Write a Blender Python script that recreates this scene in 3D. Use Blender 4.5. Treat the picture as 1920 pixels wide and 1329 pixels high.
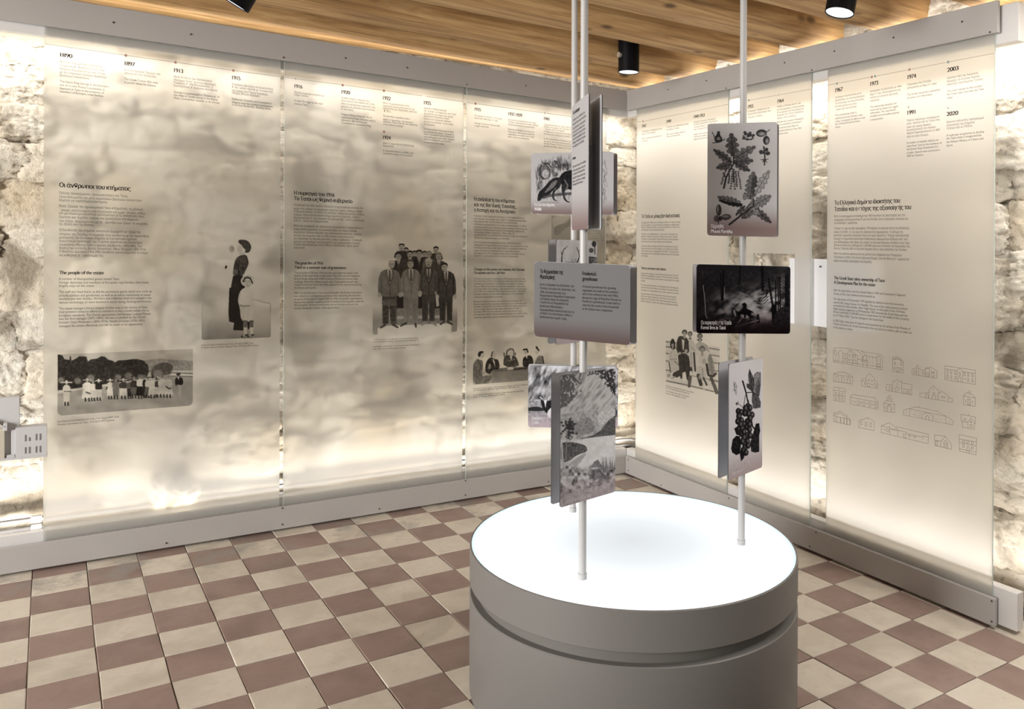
import bpy, bmesh, math, random
import numpy as np
from mathutils import Matrix, Vector

for _o in list(bpy.data.objects):
    bpy.data.objects.remove(_o)
SC = bpy.context.scene
COL = SC.collection
rng = random.Random(7)

# ------------------------------------------------------------------ camera
FPX, CX, CY = 1516.547, 1114.736, 464.172            # focal length and principal point for a 1920x1329 frame
CAM = np.array([0.02843008, -4.20236076, 1.488225])
ROT = np.array([[0.8290416437617407, -0.5584792238673867, 0.02812311179994903],
                [0.02332446012557715, -0.015712382924395474, -0.9996044670681936],
                [0.5587002080442438, 0.829369686889579, 0.0]])
cam_data = bpy.data.cameras.new('camera')
cam_data.sensor_fit = 'HORIZONTAL'
cam_data.sensor_width = 36.0
cam_data.lens = FPX / 1920 * 36.0
cam_data.shift_x = (960 - CX) / 1920
cam_data.shift_y = (CY - 664.5) / 1920
cam_data.clip_start = 0.05
cam = bpy.data.objects.new('camera', cam_data)
m = Matrix.Identity(4)
for i in range(3):
    m[i][0], m[i][1], m[i][2], m[i][3] = ROT[0][i], -ROT[1][i], -ROT[2][i], CAM[i]
cam.matrix_world = m
COL.objects.link(cam)
SC.camera = cam

# ------------------------------------------------------------------ world, lights, exposure
world = bpy.data.worlds.new('room_ambience')
SC.world = world
world.use_nodes = True
world.node_tree.nodes['Background'].inputs[0].default_value = (1.0, 0.97, 0.93, 1)
world.node_tree.nodes['Background'].inputs[1].default_value = 0.18
SC.view_settings.view_transform = 'Standard'
SC.view_settings.look = 'None'
SC.view_settings.gamma = 1
SC.view_settings.use_curve_mapping = False
SC.view_settings.exposure = -0.06
SC.cycles.use_denoising = True
SC.cycles.max_bounces = 8
SC.cycles.diffuse_bounces = 4
SC.cycles.transparent_max_bounces = 16
SC.cycles.caustics_reflective = False
SC.cycles.sample_clamp_indirect = 6

YL, XR = 0.0989, 3.2270          # planes of the glass panels along the left and right walls
ZT, ZB = 2.395, 0.124            # lower edge of the top rail, upper edge of the bottom rail
WALL_Y, WALL_X = 0.335, 3.49      # stone walls behind the glass
DRUM = (1.734, -1.9765, 0.5563, 0.485)   # centre, radius, height

def area(name, loc, target, sx, sy, power, color):
    L = bpy.data.lights.new(name, 'AREA')
    L.shape = 'RECTANGLE'; L.size = sx; L.size_y = sy; L.energy = power; L.color = color
    o = bpy.data.objects.new(name, L)
    o.location = loc
    d = Vector(target) - Vector(loc)
    o.rotation_euler = d.to_track_quat('-Z', 'Y').to_euler()
    COL.objects.link(o)
    return o

WARM = (1.0, 0.96, 0.915)
def strip(name, a, b, d, power, width=0.02):
    """a linear LED strip from a to b whose light leaves along d"""
    a, b, d = Vector(a), Vector(b), Vector(d).normalized()
    x = (b - a).normalized(); z = -d; y = z.cross(x).normalized(); z = x.cross(y)
    L = bpy.data.lights.new(name, 'AREA'); L.shape = 'RECTANGLE'; L.size = (b - a).length; L.size_y = width
    L.energy = power; L.color = WARM
    o = bpy.data.objects.new(name, L)
    mm = Matrix.Identity(4)
    c = (a + b) / 2
    for i in range(3):
        mm[i][0], mm[i][1], mm[i][2], mm[i][3] = x[i], y[i], z[i], c[i]
    o.matrix_world = mm
    COL.objects.link(o)
    return o
strip('led_strip_light', (-1.0, YL + .090, 2.362), (3.30, YL + .090, 2.362), (0, .55, -1), 13.5, .05)
strip('led_strip_light', (-1.0, YL + .075, .168), (3.30, YL + .075, .168), (0, .65, 1), 23)
strip('led_strip_light', (XR + .088, .15, 2.362), (XR + .088, -2.56, 2.362), (.70, 0, -1), 15.5, .04)
strip('led_strip_light', (XR + .076, .15, .168), (XR + .076, -2.56, .168), (.40, 0, 1), 7)
strip('led_strip_light', (-1.0, YL + .080, 2.515), (3.30, YL + .080, 2.515), (0, .45, 1), 2.4)
strip('led_strip_light', (XR + .085, .15, 2.515), (XR + .085, -2.56, 2.515), (.45, 0, 1), 3.2)
area('side_light', (-5.0, -2.7, 1.75), (1.5, -1.9, .7), 3.2, 2.4, 650, (1.0, .975, .94))  # unseen area light added far to the left as side fill
area('overhead_fill', (-.9, -2.9, 2.57), (-.9, -2.9, 0), 1.6, 1.6, 6, (1.0, .97, .93))  # added area light without a fixture, brightens the left floor
area('overhead_fill', (3.0, -3.4, 2.57), (2.9, -3.0, 0), 1.0, 1.2, 66, (1.0, .97, .93))  # added likewise, lifts the right floor and the wall end

# ------------------------------------------------------------------ helpers
SHX, SHY = -0.02166848, 0.01137071       # shear added to fit the image verticals: uprights lean by about one degree
def shear(P):
    P = np.asarray(P, float); Q = P.copy()
    Q[..., 0] += SHX * P[..., 2]; Q[..., 1] += SHY * P[..., 2]
    return Q
SINV = np.array([[1, 0, -SHX], [0, 1, -SHY], [0, 0, 1.]])
C0 = SINV @ CAM
def project(P):
    d = (shear(P) - CAM) @ ROT.T
    return CX + FPX * d[..., 0] / d[..., 2], CY + FPX * d[..., 1] / d[..., 2]

def tag(o, label=None, cat=None, group=None, kind=None):
    if label: o['label'] = label
    if cat: o['category'] = cat
    if group: o['group'] = group
    if kind: o['kind'] = kind
    return o
def new_mesh(name, V, F, mats, smooth=False, fm=None):
    me = bpy.data.meshes.new(name)
    me.from_pydata([tuple(v) for v in V], [], [tuple(int(i) for i in f) for f in F])
    for mm_ in (mats if isinstance(mats, (list, tuple)) else [mats]):
        me.materials.append(mm_)
    if fm is not None:
        me.polygons.foreach_set('material_index', fm)
    if smooth:
        me.polygons.foreach_set('use_smooth', [True] * len(me.polygons))
        if smooth == 'auto':
            try: me.set_sharp_from_angle(angle=math.radians(35))
            except Exception: pass
    me.update()
    return me
def mk(name, VF, mats, parent=None, loc=None, smooth=False, fm=None, sheared=True):
    """VF in upright world metres; the object gets its origin at loc (or its parent's)"""
    V, F = VF
    V = np.asarray(V, float)
    if parent is not None:
        org = np.array(parent['_org'])
    else:
        org = np.array(loc if loc is not None else [*(V[:, :2].min(0) + V[:, :2].max(0)) / 2, V[:, 2].min()], float)
    W = (shear(V) if sheared else V) - (shear(org) if sheared else org)
    o = bpy.data.objects.new(name, new_mesh(name, W, F, mats, smooth, fm))
    if parent is None:
        o.location = shear(org) if sheared else org
    else:
        o.parent = parent
    o['_org'] = [float(x) for x in org]
    COL.objects.link(o)
    return o
def empty(name, loc, label, cat, group=None):
    o = bpy.data.objects.new(name, None)
    o.location = shear(np.array(loc, float)); o['_org'] = [float(x) for x in loc]
    o.empty_display_size = .05
    COL.objects.link(o)
    return tag(o, label, cat, group)

def box(x0, x1, y0, y1, z0, z1, bev=0.0, seg=2):
    x0, x1 = sorted((x0, x1)); y0, y1 = sorted((y0, y1)); z0, z1 = sorted((z0, z1))
    bm = bmesh.new()
    bmesh.ops.create_cube(bm, size=1)
    for v in bm.verts:
        v.co = ((x0 + x1) / 2 + v.co.x * (x1 - x0), (y0 + y1) / 2 + v.co.y * (y1 - y0), (z0 + z1) / 2 + v.co.z * (z1 - z0))
    if bev: bmesh.ops.bevel(bm, geom=bm.edges[:], offset=bev, segments=seg, affect='EDGES', profile=.5)
    return bmvf(bm)
def bmvf(bm):
    bm.verts.index_update()
    V = [tuple(v.co) for v in bm.verts]; F = [[v.index for v in f.verts] for f in bm.faces]
    bm.free()
    return np.array(V), F
def joinvf(*L):
    V, F, n = [], [], 0
    for v, f in L:
        V.append(np.asarray(v, float)); F += [[i + n for i in q] for q in f]; n += len(v)
    return np.concatenate(V), F
def lathe(x, y, prof, n=96, cap=True):
    """prof: (radius, z) from bottom to top"""
    V = []; F = []
    for r, z in prof:
        for k in range(n):
            a = 2 * math.pi * k / n; V.append((x + r * math.cos(a), y + r * math.sin(a), z))
    for j in range(len(prof) - 1):
        for k in range(n):
            a, b = j * n + k, j * n + (k + 1) % n
            F.append([a, b, b + n, a + n])
    if cap:
        F.append(list(range(n))[::-1]); F.append([(len(prof) - 1) * n + k for k in range(n)])
    return np.array(V), F
def tube(path, rad, n=12):
    path = [Vector(p) for p in path]; V = []; F = []
    rs = rad if isinstance(rad, (list, tuple)) else [rad] * len(path)
    for i, p in enumerate(path):
        d = (path[min(i + 1, len(path) - 1)] - path[max(i - 1, 0)]).normalized()
        up = Vector((0, 0, 1)) if abs(d.z) < .9 else Vector((0, 1, 0))
        u = d.cross(up).normalized(); w = u.cross(d)
        for k in range(n):
            a = 2 * math.pi * k / n
            V.append(tuple(p + (u * math.cos(a) + w * math.sin(a)) * rs[i]))
    for j in range(len(path) - 1):
        for k in range(n):
            a, b = j * n + k, j * n + (k + 1) % n
            F.append([a, a + n, b + n, b])
    F.append(list(range(n))); F.append([(len(path) - 1) * n + k for k in range(n)][::-1])
    return np.array(V), F

def _hash(ix, iy, iz, seed):
    h = (ix.astype(np.int64) * 374761393 + iy.astype(np.int64) * 668265263 + iz.astype(np.int64) * 2147483647 + seed * 974711) & 0xffffffff
    h = ((h ^ (h >> 13)) * 1274126177) & 0xffffffff
    h = ((h ^ (h >> 16)) * 2246822519) & 0xffffffff
    return ((h ^ (h >> 15)) & 0xffff) / 65535.0
def vnoise(P, seed=0):
    P = np.asarray(P, float)
    i = np.floor(P).astype(np.int64); f = P - i; f = f * f * (3 - 2 * f)
    r = 0
    for a in (0, 1):
        for b in (0, 1):
            for c in (0, 1):
                w = (f[..., 0] if a else 1 - f[..., 0]) * (f[..., 1] if b else 1 - f[..., 1]) * (f[..., 2] if c else 1 - f[..., 2])
                r = r + w * _hash(i[..., 0] + a, i[..., 1] + b, i[..., 2] + c, seed)
    return r
def fbm(P, seed=0, octv=4, gain=.5):
    s, a, t = 0, 1, 0
    P = np.asarray(P, float)
    for o in range(octv):
        s = s + a * vnoise(P * 2 ** o + 17.3 * o, seed + o); t += a; a *= gain
    return s / t

# ------------------------------------------------------------------ materials
class NT:
    def __init__(s, name):
        s.m = bpy.data.materials.new(name); s.m.use_nodes = True
        s.t = s.m.node_tree; s.t.nodes.clear()
        s.out = s.t.nodes.new('ShaderNodeOutputMaterial')
    def n(s, typ, **kw):
        nd = s.t.nodes.new('ShaderNode' + typ)
        for k, v in kw.items():
            if k.startswith('_'): setattr(nd, k[1:], v)
            else:
                sock = nd.inputs[int(k[1:])] if k[0] == 'i' and k[1:].isdigit() else nd.inputs[k.replace('__', ' ')]
                if isinstance(v, bpy.types.NodeSocket): s.t.links.new(v, sock)
                else: sock.default_value = v
        return nd
    def ramp(s, fac, stops, interp='LINEAR'):
        r = s.t.nodes.new('ShaderNodeValToRGB'); s.t.links.new(fac, r.inputs[0]); e = r.color_ramp
        e.interpolation = interp
        while len(e.elements) < len(stops): e.elements.new(.5)
        for el, (p, c) in zip(e.elements, stops):
            el.position = p; el.color = (c, c, c, 1) if not isinstance(c, tuple) else (*c, 1)
        return r.outputs[0]
    def mix(s, fac, a, b, typ='MIX'):
        nd = s.t.nodes.new('ShaderNodeMix'); nd.data_type = 'RGBA'; nd.blend_type = typ
        for sock, v in ((nd.inputs[0], fac), (nd.inputs[6], a), (nd.inputs[7], b)):
            if isinstance(v, bpy.types.NodeSocket): s.t.links.new(v, sock)
            else: sock.default_value = v if not isinstance(v, tuple) else (*v, 1)
        return nd.outputs[2]
    def done(s, shader):
        s.t.links.new(shader, s.out.inputs[0]); return s.m
def plain(name, col, rough=.5, metal=0, bump=0, bscale=200, spec=.5):
    N = NT(name)
    tc = N.n('TexCoord'); nz = N.n('TexNoise', Vector=tc.outputs['Object'], Scale=bscale, Detail=3.0)
    c = N.mix(nz.outputs[0], tuple(x * .94 for x in col), tuple(min(1, x * 1.05) for x in col))
    b = N.n('BsdfPrincipled', Base__Color=c, Roughness=rough, Metallic=metal)
    b.inputs['Specular IOR Level'].default_value = spec
    if bump:
        bp = N.n('Bump', Strength=bump, Distance=.002, Height=nz.outputs[0]); N.t.links.new(bp.outputs[0], b.inputs['Normal'])
    return N.done(b.outputs[0])
M = {}
M['rail'] = plain('painted_metal_grey', (.40, .382, .37), .45, bump=.05)
M['channel'] = plain('painted_metal_light', (.62, .61, .60), .4)
M['screw'] = plain('screw_steel', (.10, .10, .10), .35, .8)
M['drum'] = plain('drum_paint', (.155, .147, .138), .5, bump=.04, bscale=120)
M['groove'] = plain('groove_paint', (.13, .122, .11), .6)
M['pole'] = plain('pole_paint', (.43, .425, .42), .4)
M['plate'] = plain('plate_metal', (.46, .46, .48), .45, bump=.03)
M['plate_edge'] = plain('plate_black_edge', (.03, .03, .033), .4)
M['clamp'] = plain('clamp_metal', (.42, .44, .47), .4)
M['spot'] = plain('spotlight_black', (.004, .004, .005), .5, spec=.12)
M['spot_grey'] = plain('spotlight_hinge', (.35, .30, .25), .5)
M['model'] = plain('model_white', (.52, .52, .53), .6)
M['model_cream'] = plain('model_cream', (.50, .46, .38), .6)
M['model_dark'] = plain('model_window', (.16, .15, .15), .7)
M['backboard'] = plain('backboard_white', (.80, .81, .84), .4)
M['cable'] = plain('conduit_grey', (.10, .095, .09), .35)
M['slab'] = plain('floor_bedding', (.18, .15, .12), .9, bump=.4, bscale=60)
M['ink'] = plain('print_black_brown', (.024, .020, .017), .8, spec=.08)
M['line'] = plain('print_taupe_line', (.25, .20, .16), .7)
M['hair'] = plain('print_pale_line', (.42, .37, .32), .7)
M['white_ink'] = plain('print_white', (.80, .78, .79), .7)
M['dot_brown'] = plain('print_dot_brown', (.42, .25, .21), .7)
M['dot_green'] = plain('print_dot_green', (.26, .36, .34), .7)
M['dot_pale'] = plain('print_dot_pale', (.55, .58, .54), .7)

def emit(name, col, strength):
    N = NT(name); return N.done(N.n('Emission', Color=(*col, 1), Strength=strength).outputs[0])
M['lens'] = emit('spotlight_lens', (.80, .88, 1.0), 2.6)
# the lit top of the drum: LEDs sit round the rim, so the opal sheet is a touch dimmer in the middle
N = NT('opal_light_sheet')
tc = N.n('TexCoord'); ln = N.n('VectorMath', _operation='LENGTH', i0=tc.outputs['Object'])
st = N.ramp(ln.outputs['Value'], [(.0, .64), (.20, .74), (.46, 1.0)])
e = N.n('Emission', Color=(.93, .97, 1.0, 1)); mu = N.n('Math', _operation='MULTIPLY', i0=st, i1=1.36)
N.t.links.new(mu.outputs[0], e.inputs['Strength'])
M['opal'] = N.done(e.outputs[0])
M['opal_rim'] = emit('opal_rim', (.80, .93, 1.0), 1.15)

def tile_mat(name, base, dark, light, stain):
    N = NT(name)
    geo = N.n('NewGeometry'); oi = N.n('ObjectInfo')
    pos = N.n('VectorMath', _operation='ADD', i0=geo.outputs['Position'], i1=oi.outputs['Random'])
    n1 = N.n('TexNoise', Vector=pos.outputs[0], Scale=9.0, Detail=6.0, Roughness=.65)
    n2 = N.n('TexNoise', Vector=pos.outputs[0], Scale=34.0, Detail=4.0)
    n3 = N.n('TexVoronoi', Vector=pos.outputs[0], Scale=22.0)
    c = N.mix(oi.outputs['Random'], dark, base)
    c = N.mix(N.ramp(n1.outputs[0], [(.42, 0.), (.72, .75)]), c, light)
    n6 = N.n('TexNoise', Vector=pos.outputs[0], Scale=3.1, Detail=5.0, Distortion=1.0)
    c = N.mix(N.ramp(n6.outputs[0], [(.50, 0.), (.66, .55)]), c, stain)
    c = N.mix(N.ramp(n2.outputs[0], [(.55, 0.), (.78, .30)]), c, stain)
    pit = N.ramp(n3.outputs['Distance'], [(.03, .75), (.075, 0.)])
    n4 = N.n('TexNoise', Vector=pos.outputs[0], Scale=5.0)
    pit2 = N.mix(N.ramp(n4.outputs[0], [(.52, 0.), (.6, 1.)]), (0, 0, 0), pit)
    c = N.mix(pit2, c, (.09, .07, .06))
    # old lime and cement wear along the foot of the wall
    sep = N.n('SeparateXYZ', Vector=geo.outputs['Position'])
    nearw = N.ramp(N.n('Math', _operation='ADD', i0=sep.outputs['Y'], i1=.62).outputs[0], [(.15, 0.), (.55, 1.)])
    n5 = N.n('TexNoise', Vector=geo.outputs['Position'], Scale=4.2, Detail=7.0, Roughness=.7)
    wear = N.mix(N.ramp(n5.outputs[0], [(.50, 0.), (.62, .75)]), (0, 0, 0), nearw)
    c = N.mix(wear, c, (.25, .235, .215))
    b = N.n('BsdfPrincipled', Base__Color=c, Roughness=.62)
    bp = N.n('Bump', Strength=.25, Distance=.003, Height=n2.outputs[0]); N.t.links.new(bp.outputs[0], b.inputs['Normal'])
    return N.done(b.outputs[0])
M['tile_cream'] = tile_mat('tile_cream', (.59, .53, .445), (.53, .475, .395), (.65, .60, .515), (.38, .34, .28))
M['tile_red'] = tile_mat('tile_red', (.275, .192, .162), (.238, .166, .142), (.31, .228, .198), (.17, .117, .10))

def stone_mat(name, c1, c2, c3, ochre):
    N = NT(name)
    geo = N.n('NewGeometry'); oi = N.n('ObjectInfo')
    n1 = N.n('TexNoise', Vector=geo.outputs['Position'], Scale=5.0, Detail=8.0, Roughness=.65)
    n2 = N.n('TexNoise', Vector=geo.outputs['Position'], Scale=28.0, Detail=8.0, Roughness=.7)
    n3 = N.n('TexNoise', Vector=geo.outputs['Position'], Scale=2.1, Detail=4.0)
    c = N.mix(N.ramp(n1.outputs[0], [(.35, 0.), (.65, 1.)]), c1, c2)
    c = N.mix(N.ramp(oi.outputs['Random'], [(.2, 0.), (.9, .55)]), c, c3)
    c = N.mix(N.ramp(n3.outputs[0], [(.52, 0.), (.68, ochre)]), c, (.50, .36, .17))
    n4 = N.n('TexNoise', Vector=geo.outputs['Position'], Scale=2.9, Detail=5.0, Roughness=.55, Distortion=.8)
    c = N.mix(N.ramp(n4.outputs[0], [(.51, 0.), (.61, .78)]), c, (.23, .19, .135))     # broad dirt patches, also putting dark crevices into the colour
    c = N.mix(N.ramp(n2.outputs[0], [(.30, .70), (.47, 0.)]), c, (.13, .10, .06))
    b = N.n('BsdfPrincipled', Base__Color=c, Roughness=.9)
    h = N.mix(.5, n2.outputs[0], n1.outputs[0])
    bp = N.n('Bump', Strength=.9, Distance=.03, Height=h); N.t.links.new(bp.outputs[0], b.inputs['Normal'])
    return N.done(b.outputs[0])
M['stone'] = stone_mat('limestone', (.75, .68, .56), (.85, .81, .72), (.60, .52, .40), .5)
M['mortar'] = stone_mat('lime_mortar', (.70, .64, .53), (.80, .76, .66), (.62, .55, .43), .35)

N = NT('pine_wood')
tc = N.n('TexCoord'); oi = N.n('ObjectInfo')
off = N.n('VectorMath', _operation='MULTIPLY_ADD', i0=oi.outputs['Random'], i1=(7.0, 3.0, 5.0), i2=tc.outputs['Object'])
mp = N.n('Mapping', Vector=off.outputs[0]); mp.inputs['Scale'].default_value = (1.1, 16, 16)
n1 = N.n('TexNoise', Vector=mp.outputs[0], Scale=1.6, Detail=7.0, Roughness=.6, Distortion=.6)
mp2 = N.n('Mapping', Vector=off.outputs[0]); mp2.inputs['Scale'].default_value = (4.6, 8.5, 8.5)
vo = N.n('TexVoronoi', Vector=mp2.outputs[0], Scale=.8); vo.inputs['Randomness'].default_value = 1
mp3 = N.n('Mapping', Vector=off.outputs[0]); mp3.inputs['Scale'].default_value = (.8, 55, 55)
n3 = N.n('TexNoise', Vector=mp3.outputs[0], Scale=1.0, Detail=3.0)
c = N.ramp(n1.outputs[0], [(.30, (.24, .125, .043)), (.5, (.47, .285, .12)), (.72, (.68, .475, .235))])
c = N.mix(N.ramp(n3.outputs[0], [(.60, 0.), (.70, .42)]), c, (.13, .068, .025))
c = N.mix(N.ramp(vo.outputs['Distance'], [(.07, .92), (.12, .45), (.17, 0.)]), c, (.10, .05, .02))
b = N.n('BsdfPrincipled', Base__Color=c, Roughness=.6)
bp = N.n('Bump', Strength=.3, Distance=.004, Height=n1.outputs[0]); N.t.links.new(bp.outputs[0], b.inputs['Normal'])
M['wood'] = N.done(b.outputs[0])

def film(name, wr, wt, wd, rough, tint):
    """frosted face of a panel: part of the light is scattered forward, part diffused, part comes from the room"""
    N = NT(name)
    r = N.n('BsdfRefraction', Color=(*tint, 1), Roughness=rough, IOR=1.35)
    t = N.n('BsdfTranslucent', Color=(tint[0], tint[1], tint[2], 1))
    d = N.n('BsdfDiffuse', Color=(.72, .69, .63, 1))
    m1 = N.n('MixShader', i0=wt / (wr + wt), i1=r.outputs[0], i2=t.outputs[0])
    m2 = N.n('MixShader', i0=wd, i1=m1.outputs[0], i2=d.outputs[0])
    g = N.n('BsdfGlossy', Color=(1, 1, 1, 1), Roughness=.25)
    fr = N.n('Fresnel', IOR=1.4); k = N.n('Math', _operation='MULTIPLY', i0=fr.outputs[0], i1=.25)
    m3 = N.n('MixShader', i0=k.outputs[0], i1=m2.outputs[0], i2=g.outputs[0])
    return N.done(m3.outputs[0])
M['film_left'] = film('frosted_film_clearer', .62, .38, .07, .48, (.94, .935, .925))
M['film_right'] = film('frosted_film_milky', .25, .75, .18, .80, (.91, .90, .885))
N = NT('panel_clear_back'); M['clear_back'] = N.done(N.n('BsdfTransparent', Color=(.97, .975, .97, 1)).outputs[0])
M['glass_edge'] = plain('panel_edge', (.42, .47, .45), .15)

N = NT('print_ink_on_glass')
at = N.n('Attribute', _attribute_name='ink')
mxs = N.n('MixShader', i0=at.outputs['Fac'], i1=N.n('BsdfTransparent').outputs[0], i2=N.n('BsdfDiffuse', Color=(.016, .013, .011, 1)).outputs[0])
M['ink_print'] = N.done(mxs.outputs[0])
N = NT('print_opaque')
at = N.n('Attribute', _attribute_name='ink')
b = N.n('BsdfDiffuse', Color=at.outputs['Color'])
M['opaque_print'] = N.done(b.outputs[0])

# ------------------------------------------------------------------ the room
# floor: bedding slab and one object per 20 cm tile
floor = mk('floor', box(-3.4, 3.75, -5.6, .6, -.12, -.012), M['slab'], loc=(0, 0, -.12), sheared=False)
tag(floor, kind='structure')
TS = .2
def tile_mesh(name, m, seed):
    r = random.Random(seed); h = TS / 2 - .0011
    bm = bmesh.new()
    bmesh.ops.create_cube(bm, size=1)
    for v in bm.verts:
        v.co = (v.co.x * 2 * h, v.co.y * 2 * h, -.006 + v.co.z * .012)
    top = [e_ for e_ in bm.edges if all(v.co.z > -.001 for v in e_.verts)]
    bmesh.ops.bevel(bm, geom=top, offset=.0022, segments=1, affect='EDGES')
    for v in bm.verts:
        v.co.x += r.uniform(-.0009, .0009); v.co.y += r.uniform(-.0009, .0009)
    return new_mesh(name, *bmvf(bm), m)
TM = {0: [tile_mesh('tile_cream', M['tile_cream'], s) for s in range(4)], 1: [tile_mesh('tile_red', M['tile_red'], s + 9) for s in range(4)]}
cand = []
for c in range(-15, 18):
    for r in range(-2, 25):
        p = np.array([(c + .5) * TS, -(r + .5) * TS, 0.])
        dep = (p - CAM) @ ROT[2]
        if dep < .35: continue
        u, v = project(p)
        if -140 < u < 2060 and v < 1460 and p[0] < 3.46: cand.append((dep, c, r))
cand.sort()
for dep, c, r in cand[:298]:
    o = bpy.data.objects.new('tile', TM[(c + r) & 1][rng.randrange(4)])
    o.parent = floor
    o.location = ((c + .5) * TS + rng.uniform(-.0008, .0008), -(r + .5) * TS + rng.uniform(-.0008, .0008), .12 + rng.uniform(-.0016, .0010))
    o.rotation_euler = (rng.uniform(-.004, .004), rng.uniform(-.004, .004), rng.choice((0, math.pi)) + rng.uniform(-.006, .006))
    COL.objects.link(o)

# stone walls: mortar bed plus rough stones laid into it
def wall_sheet(nx, nz, fn):
    V = np.array([fn(i / (nx - 1), j / (nz - 1)) for j in range(nz) for i in range(nx)])
    F = [[j * nx + i, j * nx + i + 1, (j + 1) * nx + i + 1, (j + 1) * nx + i] for j in range(nz - 1) for i in range(nx - 1)]
    return V, F
WX0, WX1, WY0, WY1, WH = -1.3, 3.62, -3.6, .42, 2.92
V, F = wall_sheet(260, 160, lambda s, t: (WX0 + s * (WX1 - WX0), WALL_Y, t * WH))
V[:, 1] += .0 - .11 * (fbm(V * (5, 5, 8), 3, 5, .6) - .5) - .03 * (fbm(V * 22, 5, 3) - .5)
wall_left = mk('wall_left', (V, F), M['mortar'], loc=(1.2, WALL_Y, 0), smooth=True); tag(wall_left, kind='structure')
V, F = wall_sheet(220, 160, lambda s, t: (WALL_X, WY1 - s * (WY1 - WY0), t * WH))
V[:, 0] += .0 - .11 * (fbm(V * (5, 5, 8), 13, 5, .6) - .5) - .03 * (fbm(V * 22, 15, 3) - .5)
wall_right = mk('wall_right', (V, F), M['mortar'], loc=(WALL_X, -1.5, 0), smooth=True); tag(wall_right, kind='structure')

def stone_mesh(seed):
    bm = bmesh.new(); bmesh.ops.create_icosphere(bm, subdivisions=5, radius=1)
    P = np.array([v.co for v in bm.verts]); F = [[v.index for v in f.verts] for f in bm.faces]; bm.free()
    mx = np.abs(P).max(1, keepdims=True)
    P = P / mx ** .55                                          # towards a block
    P *= (1 + .50 * (fbm(P * 1.3 + seed * 9.1, seed, 3) - .5))[:, None]
    n = P / np.linalg.norm(P, axis=1, keepdims=True)
    P = P + n * (.50 * (fbm(P * (2.6, 2.6, 3.4) + seed * 5.7, seed + 40, 5, .58) - .5))[:, None]
    r_ = 1 - np.abs(2 * fbm(P * (3.2, 3.2, 5.5) + seed * 2.9, seed + 60, 4) - 1)       # broken ridges and pits
    P = P + n * (.30 * (r_ - .6))[:, None]
    P = P + n * (.16 * (fbm(P * (10, 10, 15) + seed, seed + 80, 3) - .5))[:, None]
    return new_mesh('stone', P, F, M['stone'], smooth=True)
STONES = [stone_mesh(s) for s in range(10)]
def lay(parent, along, a0, a1, fixed):
    org = np.array(parent['_org']); z = .02
    while z < WH - .08:
        h = rng.uniform(.11, .23); a = a0 - rng.uniform(0, .2)
        while a < a1:
            w = rng.uniform(.16, .44)
            o = bpy.data.objects.new('stone', STONES[rng.randrange(10)])
            dz = rng.uniform(-.02, .02)
            pos = np.array([a + w / 2, fixed, z + h / 2 + dz]) if along == 'x' else np.array([fixed, a + w / 2, z + h / 2 + dz])
            o.parent = parent
            o.location = shear(pos) - shear(org)
            o.scale = (w * .54, rng.uniform(.030, .065), h * .56)
            o.rotation_euler = (rng.choice((0, math.pi)), rng.uniform(-.10, .10), (0 if along == 'x' else math.pi / 2) + rng.choice((0, math.pi)))
            COL.objects.link(o)
            a += w
        z += h
lay(wall_left, 'x', -.9, 3.45, WALL_Y + .012)
for px_, pz_, sx_, sz_ in ((.505, .255, .045, .085), (.60, .225, .075, .055)):     # pale lumps added close to the lower light strip to make a bright glow
    o = bpy.data.objects.new('stone', STONES[3].copy()); o.data.materials[0] = M['mortar']
    o.parent = wall_left; o.location = shear(np.array([px_, WALL_Y - .07, pz_])) - shear(np.array(wall_left['_org'])); o.scale = (sx_, .07, sz_)
    COL.objects.link(o)
lay(wall_right, 'y', -3.2, .30, WALL_X + .012)

# ceiling: boards on round-edged pine beams that run into the right-hand wall
ceiling = mk('ceiling', box(-1.8, 3.8, -5.6, .6, 2.835, 2.87), M['wood'], loc=(1, -2, 2.835)); tag(ceiling, kind='structure')
for k in range(24):
    y = .5 - k * .2
    mk('board', box(-1.8, 3.75, y - .198, y - .002, 2.808, 2.835, .003, 1), M['wood'], ceiling)
def beam_mesh(yc, seed, w=.29, h=.25, z0=2.572):
    x0, x1, nx, ns = -1.8, 3.50, 46, 28
    V = []; F = []
    for i in range(nx):
        x = x0 + (x1 - x0) * i / (nx - 1)
        for k in range(ns):
            a = 2 * math.pi * k / ns
            ca, sa = math.cos(a), math.sin(a); q = (abs(ca) ** 3.8 + abs(sa) ** 3.8) ** (-1 / 3.8)
            V.append((x, yc + w / 2 * q * ca, z0 + h / 2 + h / 2 * q * sa))
    for i in range(nx - 1):
        for k in range(ns):
            a, b = i * ns + k, i * ns + (k + 1) % ns
            F.append([a, b, b + ns, a + ns])
    F.append(list(range(ns))); F.append([(nx - 1) * ns + k for k in range(ns)][::-1])
    V = np.array(V)
    nzv = fbm(V * (1.2, 14, 14) + seed * 3.3, seed, 3) - .5
    c = np.array([0, yc, z0 + h / 2]); d = V - c; d[:, 0] = 0
    V = V + d * (.12 * nzv)[:, None]
    V[:, 1] += .010 * np.sin(V[:, 0] * 1.3 + seed) - .031 * (V[:, 0] - 3.3)     # the beams are not quite square to the walls
    return V, F
for k, yc in enumerate((.130, -.360, -.880, -1.345, -1.815, -2.31, -2.80, -3.29, -3.78, -4.27)):
    mk('beam', beam_mesh(yc, k + 1), M['wood'], ceiling, smooth='auto')

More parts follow.
